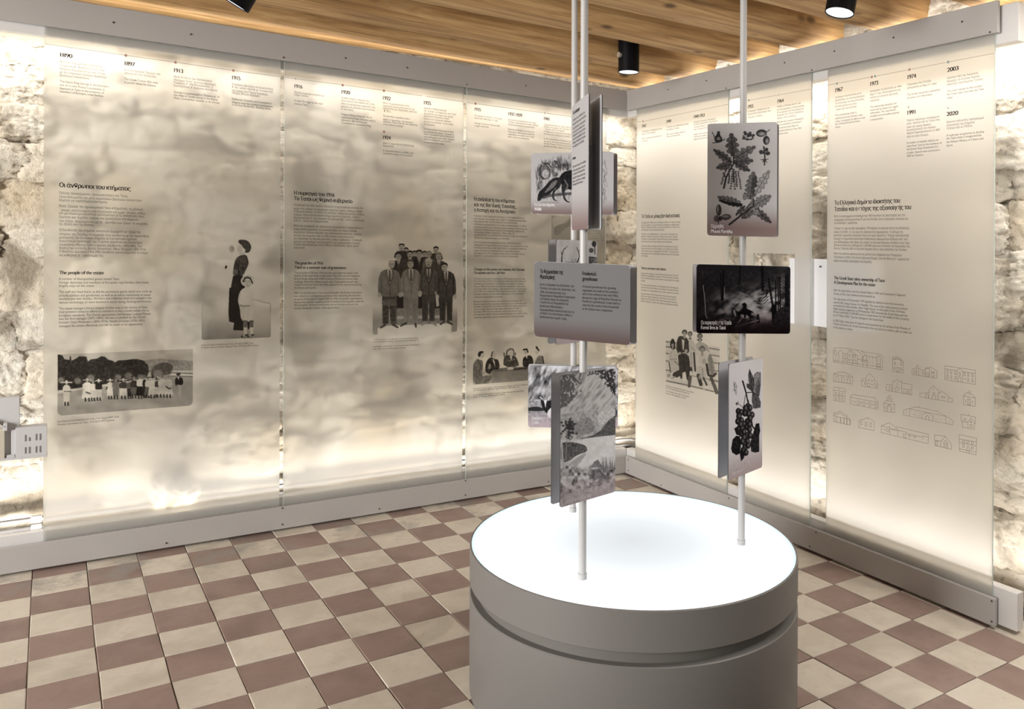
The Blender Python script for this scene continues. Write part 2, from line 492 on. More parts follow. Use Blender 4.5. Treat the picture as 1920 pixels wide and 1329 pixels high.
# ------------------------------------------------------------------ rails that carry the glass
def screw_at(parent, p, n):
    p = np.array(p, float); n = np.array(n, float)
    V, F = tube([p + n * .0004, p + n * .0026], [.0042, .0036], 10)
    mk('screw', (V, F), M['screw'], parent)
def rail(name, side, z0, z1, a0, a1, ch0, ch1, cz0, cz1, label, screws):
    if side == 'left':
        e_ = empty(name, ((a0 + a1) / 2, YL, z0), label, 'rail', 'mounting rails of the glass panels')
        mk('face_board', box(a0, a1, YL - .020, YL - .002, z0, z1, .0015, 1), M['rail'], e_)
        mk('back_channel', box(ch0, ch1, YL + .012, YL + .052, cz0, cz1, .0015, 1), M['channel'], e_)
        for s in screws:
            screw_at(e_, (s[0], YL - .020, s[1]), (0, -1, 0))
    else:
        e_ = empty(name, (XR, (a0 + a1) / 2, z0), label, 'rail', 'mounting rails of the glass panels')
        mk('face_board', box(XR - .020, XR - .002, a0, a1, z0, z1, .0015, 1), M['rail'], e_)
        mk('back_channel', box(XR + .012, XR + .060, ch0, ch1, cz0, cz1, .0015, 1), M['channel'], e_)
        for s in screws:
            screw_at(e_, (XR - .020, s[0], s[1]), (-1, 0, 0))
    return e_
rail('mounting_rail', 'left', ZT, 2.525, -1.0, XR - .020, -1.0, XR + .011, 2.355, 2.51, 'long grey top rail above the three left-wall glass panels',
     [(x, z) for x in (.30, .62, 1.045, 1.36, 1.70, 2.06, 2.45, 2.86) for z in ((2.41,) if x in (1.045, 2.06) else (2.455,))])
rail('mounting_rail', 'left', .012, ZB, -1.0, XR - .020, -1.0, XR + .011, .03, .165, 'long grey bottom rail along the foot of the left wall',
     [(x, .035) for x in (.52, 1.045, 1.55, 2.06, 2.62, 3.02)] + [(1.045, .118), (2.06, .118)])
rail('mounting_rail', 'right', ZT, 2.525, -2.432, YL - .020, -2.50, YL + .011, 2.355, 2.51, 'sloping-looking grey top rail above the right-hand glass panels',
     [(y, 2.47) for y in (-.35, -.70, -1.02, -1.30, -1.62, -1.95, -2.28)] + [(y, 2.402) for y in (-.865, -1.48, -2.40)])
rail('mounting_rail', 'right', .012, ZB, -2.432, YL - .020, -2.505, YL + .011, .015, .165, 'grey bottom rail at the foot of the right-hand glass panels',
     [(y, .03) for y in (-.30, -.865, -1.48, -2.42)] + [(y, .112) for y in (-.90, -1.52, -2.42)] + [(.045, .035), (.045, .105)])

# ------------------------------------------------------------------ glass panels
class Plane:
    def __init__(s, O, ex, n):
        s.O = np.array(O, float); s.ex = np.array(ex, float); s.n = np.array(n, float)
    def px2(s, u, v):
        """the point (s, z) of the plane that a pixel of the photograph falls on"""
        d = SINV @ (ROT.T @ np.array([(u - CX) / FPX, (v - CY) / FPX, 1.]))
        t = s.n @ (s.O - C0) / (s.n @ d)
        p = C0 + t * d
        return float((p - s.O) @ s.ex), float(p[2])
    def at_u(s, u, z):
        A = (shear(s.O * (1, 1, 0) + np.array([0, 0, z])) - CAM) @ ROT.T; B = s.ex @ ROT.T
        return (A[2] * (u - CX) - FPX * A[0]) / (FPX * B[0] - (u - CX) * B[2])
    def pt(s, a, z, off=0.):
        a = np.asarray(a, float); z = np.asarray(z, float)
        P = (s.O * (1, 1, 0)) + a[..., None] * s.ex + off * s.n
        P = P + z[..., None] * np.array([0, 0, 1.])
        return P
    def depth(s, a, z):
        return float((shear(s.pt(a, z)) - CAM) @ ROT[2])
PL = Plane((0, YL, 0), (1, 0, 0), (0, -1, 0))
PR = Plane((XR, 0, 0), (0, -1, 0), (-1, 0, 0))
def pane(parent, pl, a0, a1, z0, z1, filmmat, hole=None, th=.008):
    xs = [a0, a1] if not hole else [a0, hole[0], hole[1], a1]
    zs = [z0, z1] if not hole else [z0, hole[2], hole[3], z1]
    V, F, FM = [], [], []
    idx = {}
    def vid(a, z, o):
        k = (a, z, o)
        if k not in idx:
            idx[k] = len(V); V.append(pl.pt(a, z, -o))
        return idx[k]
    cells = [(i, j) for i in range(len(xs) - 1) for j in range(len(zs) - 1) if not (hole and i == 1 and j == 1)]
    for i, j in cells:
        q = [(xs[i], zs[j]), (xs[i + 1], zs[j]), (xs[i + 1], zs[j + 1]), (xs[i], zs[j + 1])]
        F.append([vid(a, z, 0) for a, z in q]); FM.append(0)
        F.append([vid(a, z, th) for a, z in q[::-1]]); FM.append(1)
        for k, (di, dj) in enumerate(((0, -1), (1, 0), (0, 1), (-1, 0))):
            if (i + di, j + dj) not in cells:
                (a, z), (a2, z2) = q[k], q[(k + 1) % 4]
                F.append([vid(a2, z2, 0), vid(a, z, 0), vid(a, z, th), vid(a2, z2, th)]); FM.append(2)
    return mk('pane', (np.array(V), F), [filmmat, M['clear_back'], M['glass_edge']], parent, fm=FM)
GP = 'translucent glass panels of the timeline'
def panel(pl, a0, a1, label, filmmat, hole=None):
    c = pl.pt((a0 + a1) / 2, .09)
    e_ = empty('glass_panel', c, label, 'panel', GP)
    pane(e_, pl, a0, a1, .09, 2.43, filmmat, hole)
    return e_
P1 = panel(PL, .038, 1.035, 'leftmost glass panel, with 1890 and a woman in a long dark skirt', M['film_left'])
P2 = panel(PL, 1.054, 2.049, 'second glass panel from the left, with a group photo of suited men', M['film_left'])
P3 = panel(PL, 2.071, 3.059, 'glass panel nearest the corner on the left wall, partly hidden by hanging boards', M['film_left'])
P4 = panel(PR, .004, .862, 'glass panel nearest the corner on the right wall, with people sitting on steps', M['film_right'])
P5 = panel(PR, .985, 1.461, 'narrow glass panel with a rectangular cutout, behind the forest fire board', M['film_right'], (1.064, 1.356, 1.125, 1.484))
P6 = panel(PR, 1.563, 2.409, 'rightmost glass panel, with rows of small line-drawn buildings', M['film_right'])

bb = empty('white_box', (XR + .09, -1.52, 1.125), 'white metal box fixed behind the glass, seen through the cutout and the gap beside it', 'box')
mk('shell', box(XR + .030, XR + .034, -1.292, -1.80, 1.125, 1.462), M['backboard'], bb)
mk('side', joinvf(box(XR + .034, XR + .15, -1.292, -1.296, 1.125, 1.462), box(XR + .034, XR + .15, -1.796, -1.80, 1.125, 1.462),
                  box(XR + .034, XR + .15, -1.296, -1.796, 1.125, 1.129), box(XR + .034, XR + .15, -1.296, -1.796, 1.458, 1.462)), M['backboard'], bb)
mk('bolt', tube([(XR + .030, -1.50, 1.425), (XR + .022, -1.50, 1.425)], .0045, 10), M['screw'], bb)

# conduit pipes along the foot of the left wall
for lab, z, r_, y in (('upper dark conduit pipe along the foot of the stone wall behind the glass', .190, .011, .226),
                      ('lower dark conduit pipe along the foot of the stone wall behind the glass', .148, .014, .214)):
    e_ = empty('conduit_pipe', (1.2, y, z - r_), lab, 'pipe')
    mk('pipe', tube([(-1.2, y, z), (1.0, y, z), (3.30, y, z), (3.345, y - .02, z), (3.36, y - .06, z), (3.36, -.4, z)], r_, 12), M['cable'], e_, smooth=True)
    for x in (-.35, .012, 2.95):
        mk('bracket', box(x - .02, x + .02, y - r_ - .004, y + .016, z - r_ - .003, z + r_ + .003, .002, 1), M['channel'], e_)

# ------------------------------------------------------------------ the lit drum
dx, dy, dr, dh = DRUM
drum = empty('display_drum', (dx, dy, 0), 'large round grey display drum with a glowing white top', 'drum')
mk('body', lathe(dx, dy, [(dr - .012, 0), (dr - .004, .006), (dr, .012), (dr, .325), (dr - .003, .328), (dr - .03, .328)], cap=False), M['drum'], drum, smooth='auto')
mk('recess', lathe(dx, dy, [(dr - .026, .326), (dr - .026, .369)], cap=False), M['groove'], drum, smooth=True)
mk('top_band', lathe(dx, dy, [(dr - .03, .367), (dr - .002, .367), (dr, .369), (dr, dh - .002), (dr - .002, dh), (dr - .006, dh), (dr - .006, dh - .008)], cap=False), M['drum'], drum, smooth='auto')
mk('edge_ring', lathe(dx, dy, [(dr - .016, dh - .006), (dr - .0065, dh - .0015)], cap=False), M['opal_rim'], drum, smooth=True)
V, F = lathe(dx, dy, [(dr - .016, dh - .012), (dr - .016, dh - .004)])
o = mk('light_sheet', (V - np.array([dx, dy, dh - .012]), F), M['opal'], sheared=False, loc=(0, 0, 0))
o.parent = drum; o.location = shear(np.array([0, 0, dh - .012]))

# ------------------------------------------------------------------ poles and boards
POLE = {'A': (1.4068, -2.1618, .0118), 'B': (1.7153, -1.6217, .0118), 'C': (2.0394, -2.1947, .0118)}
for k, lab in (('A', 'front left pole standing on the lit drum, carrying three boards'),
               ('B', 'back pole on the lit drum, carrying the wildlife, deer and cattle boards'),
               ('C', 'right-hand pole on the lit drum, carrying the oak, forest and grape boards')):
    x, y, r_ = POLE[k]
    e_ = empty('display_pole', (x, y, dh - .004), lab, 'pole', 'poles standing on the drum')
    mk('tube', lathe(x, y, [(r_, dh - .004), (r_, 2.80)], 28), M['pole'], e_, smooth='auto')
    mk('collar', lathe(x, y, [(r_ + .002, dh - .004), (r_ + .002, dh + .012), (r_ + .0005, dh + .013)], 28), M['pole'], e_, smooth='auto')
    mk('ceiling_flange', lathe(x, y, [(r_ + .018, 2.798), (r_ + .018, 2.806)], 28), M['pole'], e_, smooth='auto')

def rr_outline(w, h, r_, n=6):
    out = []
    for cx_, cz_, a0 in ((w - r_, h - r_, 0), (r_ - w, h - r_, 90), (r_ - w, r_ - h, 180), (w - r_, r_ - h, 270)):
        for k in range(n + 1):
            a = math.radians(a0 + 90 * k / n); out.append((cx_ + r_ * math.cos(a), cz_ + r_ * math.sin(a)))
    return out
BOARDS = {}
def board(key, pole, th, z0, o_, land, label):
    px_, py_, pr_ = POLE[pole]
    w, h = (.170, .233) if land else (.119, .387)
    n = np.array([math.sin(th), -math.cos(th), 0]); t = np.array([math.cos(th), math.sin(th), 0])
    base = np.array([px_, py_, 0])
    zc = z0 + h / 2
    e_ = empty('picture_board', (px_, py_, z0), label, 'board', 'picture boards clamped to the poles')
    out = rr_outline(w, h / 2, .0085)
    def plate(name, d0, d1):
        V = [base + n * d + t * (a + o_) + np.array([0, 0, zc + b]) for d in (d0, d1) for a, b in out]
        k = len(out)
        F = [list(range(k)), [k + i for i in range(k)][::-1]] + [[i, i + k, (i + 1) % k + k, (i + 1) % k] for i in range(k)]
        fm = [0, 0] + [1] * k
        return mk(name, (np.array(V), F), [M['plate'], M['plate_edge']], e_, fm=fm)
    front = plate('front_plate', .0200, .0172)
    plate('back_plate', -.0172, -.0200)
    # clamp housing between the plates, gripping the pole
    cw = .052 if not land else .060
    hb = .62 * h if not land else .72 * h
    def blk(a0, a1, b0, b1, d0, d1):
        V = [base + n * d + t * a + np.array([0, 0, b]) for a in (a0, a1) for d in (d0, d1) for b in (b0, b1)]
        F = [[0, 1, 3, 2], [4, 6, 7, 5], [0, 4, 5, 1], [2, 3, 7, 6], [0, 2, 6, 4], [1, 5, 7, 3]]
        return np.array(V), F
    for s in (-1, 1):
        mk('clamp', blk(s * (pr_ + .001), s * cw, z0 + .012, z0 + .012 + hb, -.0165, .0165), M['clamp'], e_)
    pl = Plane(base + n * .0200 + t * o_, t, n)
    BOARDS[key] = (front, pl, w, h, z0)
board('wildlife', 'B', -.9719, 1.6122, -.0018, True, 'wide board with a dark engraving of a fox among plants')
board('deer', 'B', .3004, 1.1273, -.0037, False, 'tall pale board with antlers, half hidden behind the grey text board')
board('cattle', 'B', -.5331, .805, -.0009, True, 'wide engraving board of a horned cow in pasture, behind the lake board')
board('text', 'A', -1.9352, 1.5408, .0365, False, 'narrow-looking board seen nearly edge on, highest on the front left pole')
board('greenhouse', 'A', -1.1264, 1.2066, .0023, True, 'wide grey board with two columns of dark text about a greenhouse')
board('lake', 'A', .2103, .7253, .0048, False, 'tall engraving board of a mountain lake, lowest on the front left pole')
board('oak', 'C', -.942, 1.5416, -.0006, False, 'tall grey board with oak leaves and acorns')
board('fires', 'C', -.3931, 1.2089, -.0024, True, 'wide black board with a horse rearing in a burning forest')
board('grapes', 'C', .2976, .7293, -.0077, False, 'tall board with a bunch of dark grapes and vine leaves')

# ------------------------------------------------------------------ ceiling spotlights
def spotlight(loc, axis, label, r_=.062, L=.17, hinge=True):
    loc = np.array(loc, float); a = np.array(axis, float); a /= np.linalg.norm(a)
    e_ = empty('spotlight', loc, label, 'spotlight', 'black cylinder spotlights between the beams')
    u = np.cross(a, (0, 1, 0)); u /= np.linalg.norm(u); w = np.cross(a, u)
    def rev(prof, n=36, cap0=True, cap1=True):
        V = []; F = []
        for rr, d in prof:
            for k in range(n):
                q = 2 * math.pi * k / n; V.append(loc + a * d + (u * math.cos(q) + w * math.sin(q)) * rr)
        for j in range(len(prof) - 1):
            for k in range(n):
                p, q = j * n + k, j * n + (k + 1) % n; F.append([p, q, q + n, p + n])
        if cap0: F.append(list(range(n))[::-1])
        if cap1: F.append([(len(prof) - 1) * n + k for k in range(n)])
        return np.array(V), F
    # a points from the rim up into the body
    mk('body', rev([(r_ - .004, .006), (r_ - .004, .0), (r_, .0), (r_, L - .004), (r_ - .004, L)], cap0=False), M['spot'], e_, smooth='auto')
    mk('lens', rev([(r_ - .0045, .004), (r_ - .0045, .007)]), M['lens'], e_)
    top = loc + a * L
    mk('bracket', joinvf(tube([top - a * .01, top + a * .03], .016, 14), tube([top + a * .03, (top[0], top[1], 2.812)], .010, 12)), M['spot'], e_, smooth='auto')
    if hinge:
        hp = loc + a * (L * .45)
        mk('knob', tube([hp - np.array([r_ + .012, 0, 0]) * 1, hp - np.array([r_ - .002, 0, 0])], .015, 14), M['spot_grey'], e_, smooth='auto')
    sp = bpy.data.lights.new('spot_beam', 'SPOT'); sp.energy = 8; sp.spot_size = math.radians(50); sp.spot_blend = .6; sp.shadow_soft_size = .04
    sp.color = (.92, .95, 1.0)
    so = bpy.data.objects.new('spot_beam', sp); so.location = shear(loc - a * .01)
    so.rotation_euler = Vector(-a).to_track_quat('-Z', 'Y').to_euler(); COL.objects.link(so)
spotlight((.68, -.665, 2.437), (.42, -.25, .87), 'tilted black spotlight at the top left, aimed left')
spotlight((2.763, -.545, 2.479), (0, 0, 1), 'upright black spotlight hanging above the corner of the panels', .059, .20)
spotlight((2.703, -2.06, 2.462), (.20, -.05, .98), 'slightly tilted black spotlight at the top right, above the rail', .058, .16, True)

# ------------------------------------------------------------------ white house model fixed beside the first panel
hm = empty('house_model', (-.08, YL - .05, .52), 'white architectural model of a house with slit windows, at the left edge', 'model')
y0 = YL - .075
def wing(x0, x1, z0, z1, yf, yb):
    return box(x0, x1, yf, yb, z0, z1, .001, 1)
wing_o = mk('wing', wing(-.060, .052, .522, .648, y0, YL - .018), M['model'], hm)
for i, x in enumerate((-.024, -.010, .014, .028)):
    for z0_, z1_ in ((.535, .563), (.588 + (.0 if i != 1 else 0), .616 if i != 1 else .604)):
        mk('window', box(x - .003, x + .003, y0 - .0006, y0 + .002, z0_, z1_), M['model_dark'], wing_o)
mk('plinth', box(-.26, .053, y0 - .004, YL - .016, .514, .523, .001, 1), M['model'], hm)
mk('tower', joinvf(box(-.26, -.046, YL - .050, YL - .012, .523, .776, .001, 1), box(-.046, -.038, YL - .050, YL - .03, .69, .70)), M['model'], hm)
V = [(-.26, y0 + .004, .523), (-.098, y0 + .004, .523), (-.098, y0 + .004, .655), (-.135, y0 + .004, .69), (-.26, y0 + .004, .70)]
V2 = [(x, YL - .049, z) for x, _, z in V]
k = len(V)
mk('gable', (np.array(V + V2), [list(range(k)), [k + i for i in range(k)][::-1]] + [[i, i + k, (i + 1) % k + k, (i + 1) % k] for i in range(k)]), M['model_cream'], hm)
mk('roof_edge', joinvf(box(-.26, -.092, y0 - .002, YL - .049, .655, .662, .001, 1), box(-.102, -.088, y0 - .002, YL - .049, .640, .672, .001, 1)), M['model'], hm)
mk('porch', joinvf(box(-.075, -.060, y0 + .01, YL - .04, .523, .64, .001, 1), box(-.09, -.062, y0, YL - .04, .523, .535, .001, 1)), M['model'], hm)

# ------------------------------------------------------------------ lettering (flat print on the glass and on the boards)
_fc = bpy.data.curves.new('lettering', 'FONT'); _fo = bpy.data.objects.new('lettering', _fc)
COL.objects.link(_fo); _fc.resolution_u = 1
_SUB = str.maketrans({'π': 'п', 'κ': 'к', 'Κ': 'K', 'Μ': 'M', 'Φ': 'Ф', 'φ': 'ф'})     # same letter shapes, drawn cleanly by the built-in font
def glyphs(text, heavy):
    text = text.translate(_SUB)
    _fc.body = text; _fc.offset = 0.0
    _fc.space_character = .92 if heavy else 1.0
    _fc.resolution_u = 4 if heavy else 2
    me = _fo.to_mesh()
    n = len(me.vertices); co = np.zeros(n * 3, np.float32); me.vertices.foreach_get('co', co)
    F = [list(p.vertices) for p in me.polygons]
    _fo.to_mesh_clear()
    co = co.reshape(-1, 3)[:, :2].astype(float)
    if heavy:       # display lettering: thick stems, hair-thin horizontals
        co[:, 0] -= co[:, 0].min()
        parts = [co + np.array([dx_, 0]) for dx_ in (0, .03, .06)]
        F = F + [[i + n for i in f] for f in F] + [[i + 2 * n for i in f] for f in F]
        co = np.concatenate(parts)
    return co, F
class Lettering:
    def __init__(s, pl, off): s.pl = pl; s.off = off; s.V = []; s.F = []; s.n = 0
    def line(s, left, base, right, size, text, heavy=False, base_r=None):
        co, F = glyphs(text, heavy)
        if len(co) == 0: return
        a0, z0 = s.pl.px2(left, base); a1 = s.pl.at_u(right, z0)
        w = co[:, 0].max(); k = (a1 - a0) / w
        sm = size * s.pl.depth(a0, z0) / FPX
        P = s.pl.pt(a0 + co[:, 0] * k, z0 + co[:, 1] * sm, s.off)
        s.V.append(P); s.F += [[i + s.n for i in f] for f in F]; s.n += len(P)
    def block(s, left, size, bases, rights, texts, heavy=False):
        for b_, r_, t_ in zip(bases, rights, texts): s.line(left, b_, r_, size, t_, heavy)
    def build(s, name, parent, mat):
        if s.n == 0: return
        return tag(mk(name, (np.concatenate(s.V), s.F), mat, parent), kind='stuff')
def ribbons(pl, lines, wpx, off, name, parent, mat):
    V, F = [], []
    for pts in lines:
        q = [np.array(pl.px2(*p)) for p in pts]
        for p0, p1 in zip(q[:-1], q[1:]):
            d = p1 - p0; L = np.linalg.norm(d)
            if L < 1e-6: continue
            hw = wpx * .5 * pl.depth(*((p0 + p1) / 2)) / FPX
            d = d / L; nn = np.array([-d[1], d[0]]) * hw; p0 = p0 - d * hw * .6; p1 = p1 + d * hw * .6
            k = len(V)
            for c in (p0 + nn, p0 - nn, p1 - nn, p1 + nn): V.append(pl.pt(c[0], c[1], off))
            F.append([k, k + 1, k + 2, k + 3])
    return tag(mk(name, (np.array(V), F), mat, parent), kind='stuff')
def dots(pl, spec, parent):
    for u, v, r_, mat in spec:
        a, z = pl.px2(u, v); r_ = r_ * pl.depth(a, z) / FPX
        V = [pl.pt(a + r_ * math.cos(2 * math.pi * k / 14), z + r_ * math.sin(2 * math.pi * k / 14), .0007) for k in range(14)]
        mk('timeline_dot', (np.array(V), [list(range(14))]), M[mat], parent)
OFF = .0008
# panel 1 ------------------------------------------------------------
h = Lettering(PL, OFF)
h.line(112.6, 106, 136, 10.5, '1890', True); h.line(233.8, 122, 253.3, 10.5, '1897', True)
h.line(326.2, 135, 343.5, 10.5, '1913', True); h.line(435.2, 148.7, 450.8, 10.5, '1915', True)
h.build('timeline_dates', P1, M['ink'])
h = Lettering(PL, OFF)
h.line(111.1, 350.5, 245.2, 12, 'Οι άνθρωποι του κτήματος', True); h.line(111, 513.8, 194.8, 9.3, 'The people of the estate', True)
h.build('heading', P1, M['ink'])
t = Lettering(PL, OFF)
t.block(112, 6, (117.3, 123.9, 130.5, 136.5, 142.5), (192, 196, 197, 199.4, 168), ('Βάπτιση του μετέπειτα βασιλιά', 'Γεωργίου Β΄. Βαπτίζεται από τον', 'διάδοχο Κωνσταντίνο στο Τατόι', 'με την παρουσία πολλών πριγκίπων', 'βασιλικών οικογενειών.'))
t.block(112, 6, (153.9, 160.7, 167, 173), (203.6, 196, 195, 194.6), ('The future King George II, the first-born', 'son of Crown Prince Constantine, is', 'baptised at Tatoi in the presence of', 'members of Europe\'s royal families.'))
t.block(233.2, 6, (132.7, 138.5), (300.3, 293.6), ('Ελληνοτουρκικός Πόλεμος που', 'οδήγησε στην ήττα της Ελλάδας.'))
t.block(233.2, 6, (149.8, 155.8), (295.5, 292.8), ('The Greek-Turkish War ends', 'in painful defeat for Greece.'))
t.block(325.6, 5.8, (145.1, 151.1, 156.3, 161.9), (397.4, 404.6, 399.2, 408.2), ('Μετά το τέλος των Βαλκανικών', 'Πολέμων δολοφονείται ο βασιλιάς', 'Γεώργιος Α΄ στη Θεσσαλονίκη. Ο', 'Κωνσταντίνος Α΄ ανεβαίνει στον θρόνο.'))
t.block(325.6, 5.8, (173.9, 179.5, 185), (411.2, 408.2, 411.8), ('George I is assassinated in Thessaloniki. In', 'the wake of Greek victory in the Balkan', 'Wars, Constantine I ascends to the throne.'))
t.block(434.6, 5.6, (159.5, 164.5, 170.9, 175.7), (512.5, 511.3, 501.7, 487.3), ('Ελευθέριος Βενιζέλος και Κωνσταντίνος', 'Α΄ διαφωνούν σχετικά με τη συμμετοχή', 'της χώρας στον Πρώτο Παγκόσμιο', 'Πόλεμο. Εθνικός Διχασμός.'))
t.block(434.6, 5.6, (187, 193, 197.8), (508.9, 511.3, 508.9), ('Eleftherios Venizelos and Constantine I', 'disagree over the country\'s participation', 'in the First World War. National Schism.'))
t.block(110.8, 6.6, (363.6, 370.6, 377), (239.9, 265.6, 201.4), ('Πολλές διακεκριμένες προσωπικότητες στο Τατόι.', 'Ξένοι διπλωμάτες και μέλη ευρωπαϊκών βασιλικών οικογενειών', 'διέμεναν για παρατεταμένα διαστήματα.'))
t.block(110.8, 6.6, (388, 395.6, 401.5, 408.5, 416, 421.9), (267.9, 272.6, 270.8, 259.2, 276.7, 177), ('Εκεί ζούσε το προσωπικό του κτήματος: η μόνιμη', 'φρουρά, αποτελούμενη από στρατιώτες και χωροφύλακες, καθώς', 'και μια ολόκληρη κοινότητα εργαζομένων με τις οικογένειές τους.', 'Εργάτες και τεχνίτες, έμεναν και εργάζονταν στη διάρκεια', 'του έτους. Ασχολούνταν με τη φροντίδα των ζώων, τη γεωργία,', 'τα δάση και το δάσος.'))
t.block(110.8, 6.6, (433, 440.5, 447, 453.4, 460.4, 466.8, 473.2, 480.2), (263.8, 279.6, 256.2, 266.7, 266.2, 274.3, 276.7, 194.4), ('Οι διευθυντές του κτήματος αποτελούν ξεχωριστό κεφάλαιο της', 'ιστορίας του Τατοΐου. Η παρουσία τους συνδέεται με την προσπάθεια', 'μετατροπής του βασιλικού κτήματος σε ένα πρότυπο αγροτικό', 'ευρωπαϊκών προδιαγραφών. Ο Δανός γεωπόνος και δασολόγος', 'Λουδοβίκος Μύντερ ήταν ο πρώτος διευθυντής (1872-1893). Τον', 'διαδέχτηκε ο επίσης Δανός δασοπόνος Όθων Βάισμαν (1893-1914).', 'Ο Βασίλης Δρούβας (1920-1941) διηύθυνε αποτελεσματικά το κτήμα', 'και καθόρισε τη φυσιογνωμία του.'))
t.block(110.4, 6.4, (524.7, 531.5, 537.7), (224.5, 278.7, 177.1), ('A number of distinguished guests visited Tatoi.', 'Foreign diplomats and members of European royal families often made', 'lengthy stays on the estate.'))
t.block(110.4, 6.4, (549.2, 556, 562.2, 569), (284.4, 282.4, 283.9, 283.9), ('The staff also lived there, as did the permanent guard, which was made up', 'of both soldiers and gendarmes, as well as an entire community of estate', 'workers and their families. Workers and craftsmen lived and worked in the', 'various workshops, or were involved in stock raising, farming and forestry.'))
t.block(110.2, 6.4, (580.4, 586.7, 593.5, 599.7, 606.5, 613.3), (277.1, 279.2, 282.9, 272.5, 270.9, 267.8), ('The estate managers form a chapter of their own in the history of Tatoi;', 'their presence linked to efforts to transform it into a model estate, run to', 'European standards. The Danish agronomist and forester Ludwig Münter', 'was the first manager (1872-1893). He was succeeded by the Danish', 'forester Otto Weismann (1893-1914). Vassilis Drouvas (1920-1941)', 'managed the estate effectively and left his mark on its appearance.'))
t.block(377.5, 4.4, (648.5, 653), (475, 484), ('Κυρία και παιδιά με Μπαλόνι στο Τατόι, 1914. Αρχείο ΜΜΠ / ΕΛΙΑ', 'A woman with two children walking at Tatoi, 1914. ELIA-MMT archives'))
t.block(107.4, 4.8, (792, 797.5), (223.3, 214.6), ('Εργαζόμενοι και επισκέπτες στο Τατόι, 1914. Αρχείο ΜΜΠ / ΕΛΙΑ', 'Workers and visitors at Tatoi, 1914. ELIA-MMT archives'))
t.build('body_text', P1, M['ink'])
ribbons(PL, [[(84.5, 82.3), (232.5, 103.3)], [(239.5, 104.3), (325.5, 116.3)], [(332.5, 117.3), (434, 131.7)], [(441, 132.6), (526, 144.2)]], .9, OFF, 'timeline', P1, M['hair'])
dots(PL, [(236, 104, 2.5, 'dot_brown'), (329, 117, 2.4, 'dot_brown'), (437.5, 132.2, 2.4, 'dot_brown')], P1)

# panel 2 ------------------------------------------------------------
h = Lettering(PL, OFF)
for a_, b_, c_, s_ in ((552, 164.3, 567, '1916'), (640.4, 175.2, 656.4, '1920'), (718, 186.5, 732.4, '1922'), (794.8, 195.5, 808, '1925'), (718, 260.4, 732.4, '1924')):
    h.line(a_, b_, c_, 9.6, s_, True)
h.build('timeline_dates', P2, M['ink'])
h = Lettering(PL, OFF)
h.line(551.2, 364.6, 627, 10.2, 'Η πυρκαγιά του 1916', True); h.line(551.2, 375, 660.8, 10.2, 'Το Τατόι ως θερινό κυβερνείο', True)
h.line(552, 495.4, 605.8, 8, 'The great fire of 1916', True); h.line(552, 503.5, 649, 8, 'Tatoi as a summer seat of governance', True)
h.build('heading', P2, M['ink'])
t = Lettering(PL, OFF)
t.block(551.8, 5.2, (174.5, 179, 189.9, 195.6), (607.5, 578.4, 604.6, 577), ('Μεγάλη πυρκαγιά στο βασιλικό', 'Κτήμα Τατοΐου.', 'A major fire rages on the royal', 'estate at Tatoi.'))
t.block(639.8, 5.2, (184.8, 189.9, 195.6, 200.8, 205.9, 215.5, 221.2, 226.3, 231.4), (692.2, 702.4, 703.7, 702.4, 662.8, 697.3, 703.7, 687.7, 695.4), ('Συνθήκη Σεβρών. Απόπειρα που', 'αποτυγχάνει από πίθηκο στο Τατόι.', 'Ήττα της βενιζελικής παράταξης στις', 'εκλογές και επάνοδος Κωνσταντίνου', 'Α΄ στον θρόνο.', 'Treaty of Sèvres. Alexander dies of', 'septicaemia in Tatoi. Venizelist party is', 'defeated in the elections and', 'Constantine I is reinstated as king.'))
t.block(718, 5.1, (194.4, 199.5, 204, 209, 218.7, 224.9, 229, 234), (767.7, 777.3, 781.3, 733.9, 768.3, 774.5, 782.4, 756.4), ('Μετά τη μικρασιατική ήττα,', 'παραίτηση του Κωνσταντίνου Α΄ και', 'επανάσταση των στρατιωτών. Δίκη των', 'Έξι.', 'The Asia Minor expedition ends in', 'defeat in September. Constantine I', 'abdicates. Trial of the Six, the leadership', 'of the military campaign.'))
t.block(718, 5.1, (269.5, 274.5, 283.6, 288.6), (776.2, 738.4, 775, 773.4), ('Δημοψήφισμα υπέρ της αβασίλευτης', 'δημοκρατίας.', 'A referendum favours a republic, with', 'a president in place of the monarch.'))
t.block(794.6, 5, (204, 209, 214.2, 218.7, 223.8, 228.8, 233.9, 243, 248, 252.5, 257.6, 262, 267.8), (837, 855, 850, 842, 846, 849.5, 815.7, 851, 851, 851.8, 851.8, 845, 833.2), ('Ιδρύεται το Εθνικό Αγροτικό', 'Ορφανοτροφείο Αρρένων, στο Τατόι', 'στεγάζεται σε κτήρια του πρώην', 'βασιλικού κτήματος, στους', 'στάβλους και το προσωπικό. Διδάσκουν', 'γεωργία και κτηνοτροφία στα παιδιά', 'του ιδρύματος.', 'The National Rural Orphanage for Boys,', 'a vocational farm school, is founded at', 'Tatoi. It is housed in parts of the former', 'royal staff quarters and stables. Teachers', 'instruct in livestock care and the', 'management of the estate.'))
t.block(550.8, 5.7, (385.6, 392.4, 397.8, 403.7, 409.5, 414.9), (679.9, 678.9, 682.8, 675, 682.8, 615.8), ('Η πυρκαγιά της 30ής Ιουνίου 1916 είναι το σημαντικότερο γεγονός στη', 'μέχρι τότε ιστορία του βασιλικού κτήματος. Αποτεφρώθηκαν 28.000', 'στρέμματα δάσους, το παλάτι του διαδόχου, καθώς και μεγάλος αριθμός', 'κτηρίων. Πάνω από δεκαπέντε άτομα έχασαν τη ζωή τους. Ο ίδιος ο', 'Κωνσταντίνος Α΄ που έσπευσε στο μέτωπο της φωτιάς, κινδύνευσε', 'από τις φλόγες και τραυματίστηκε.'))
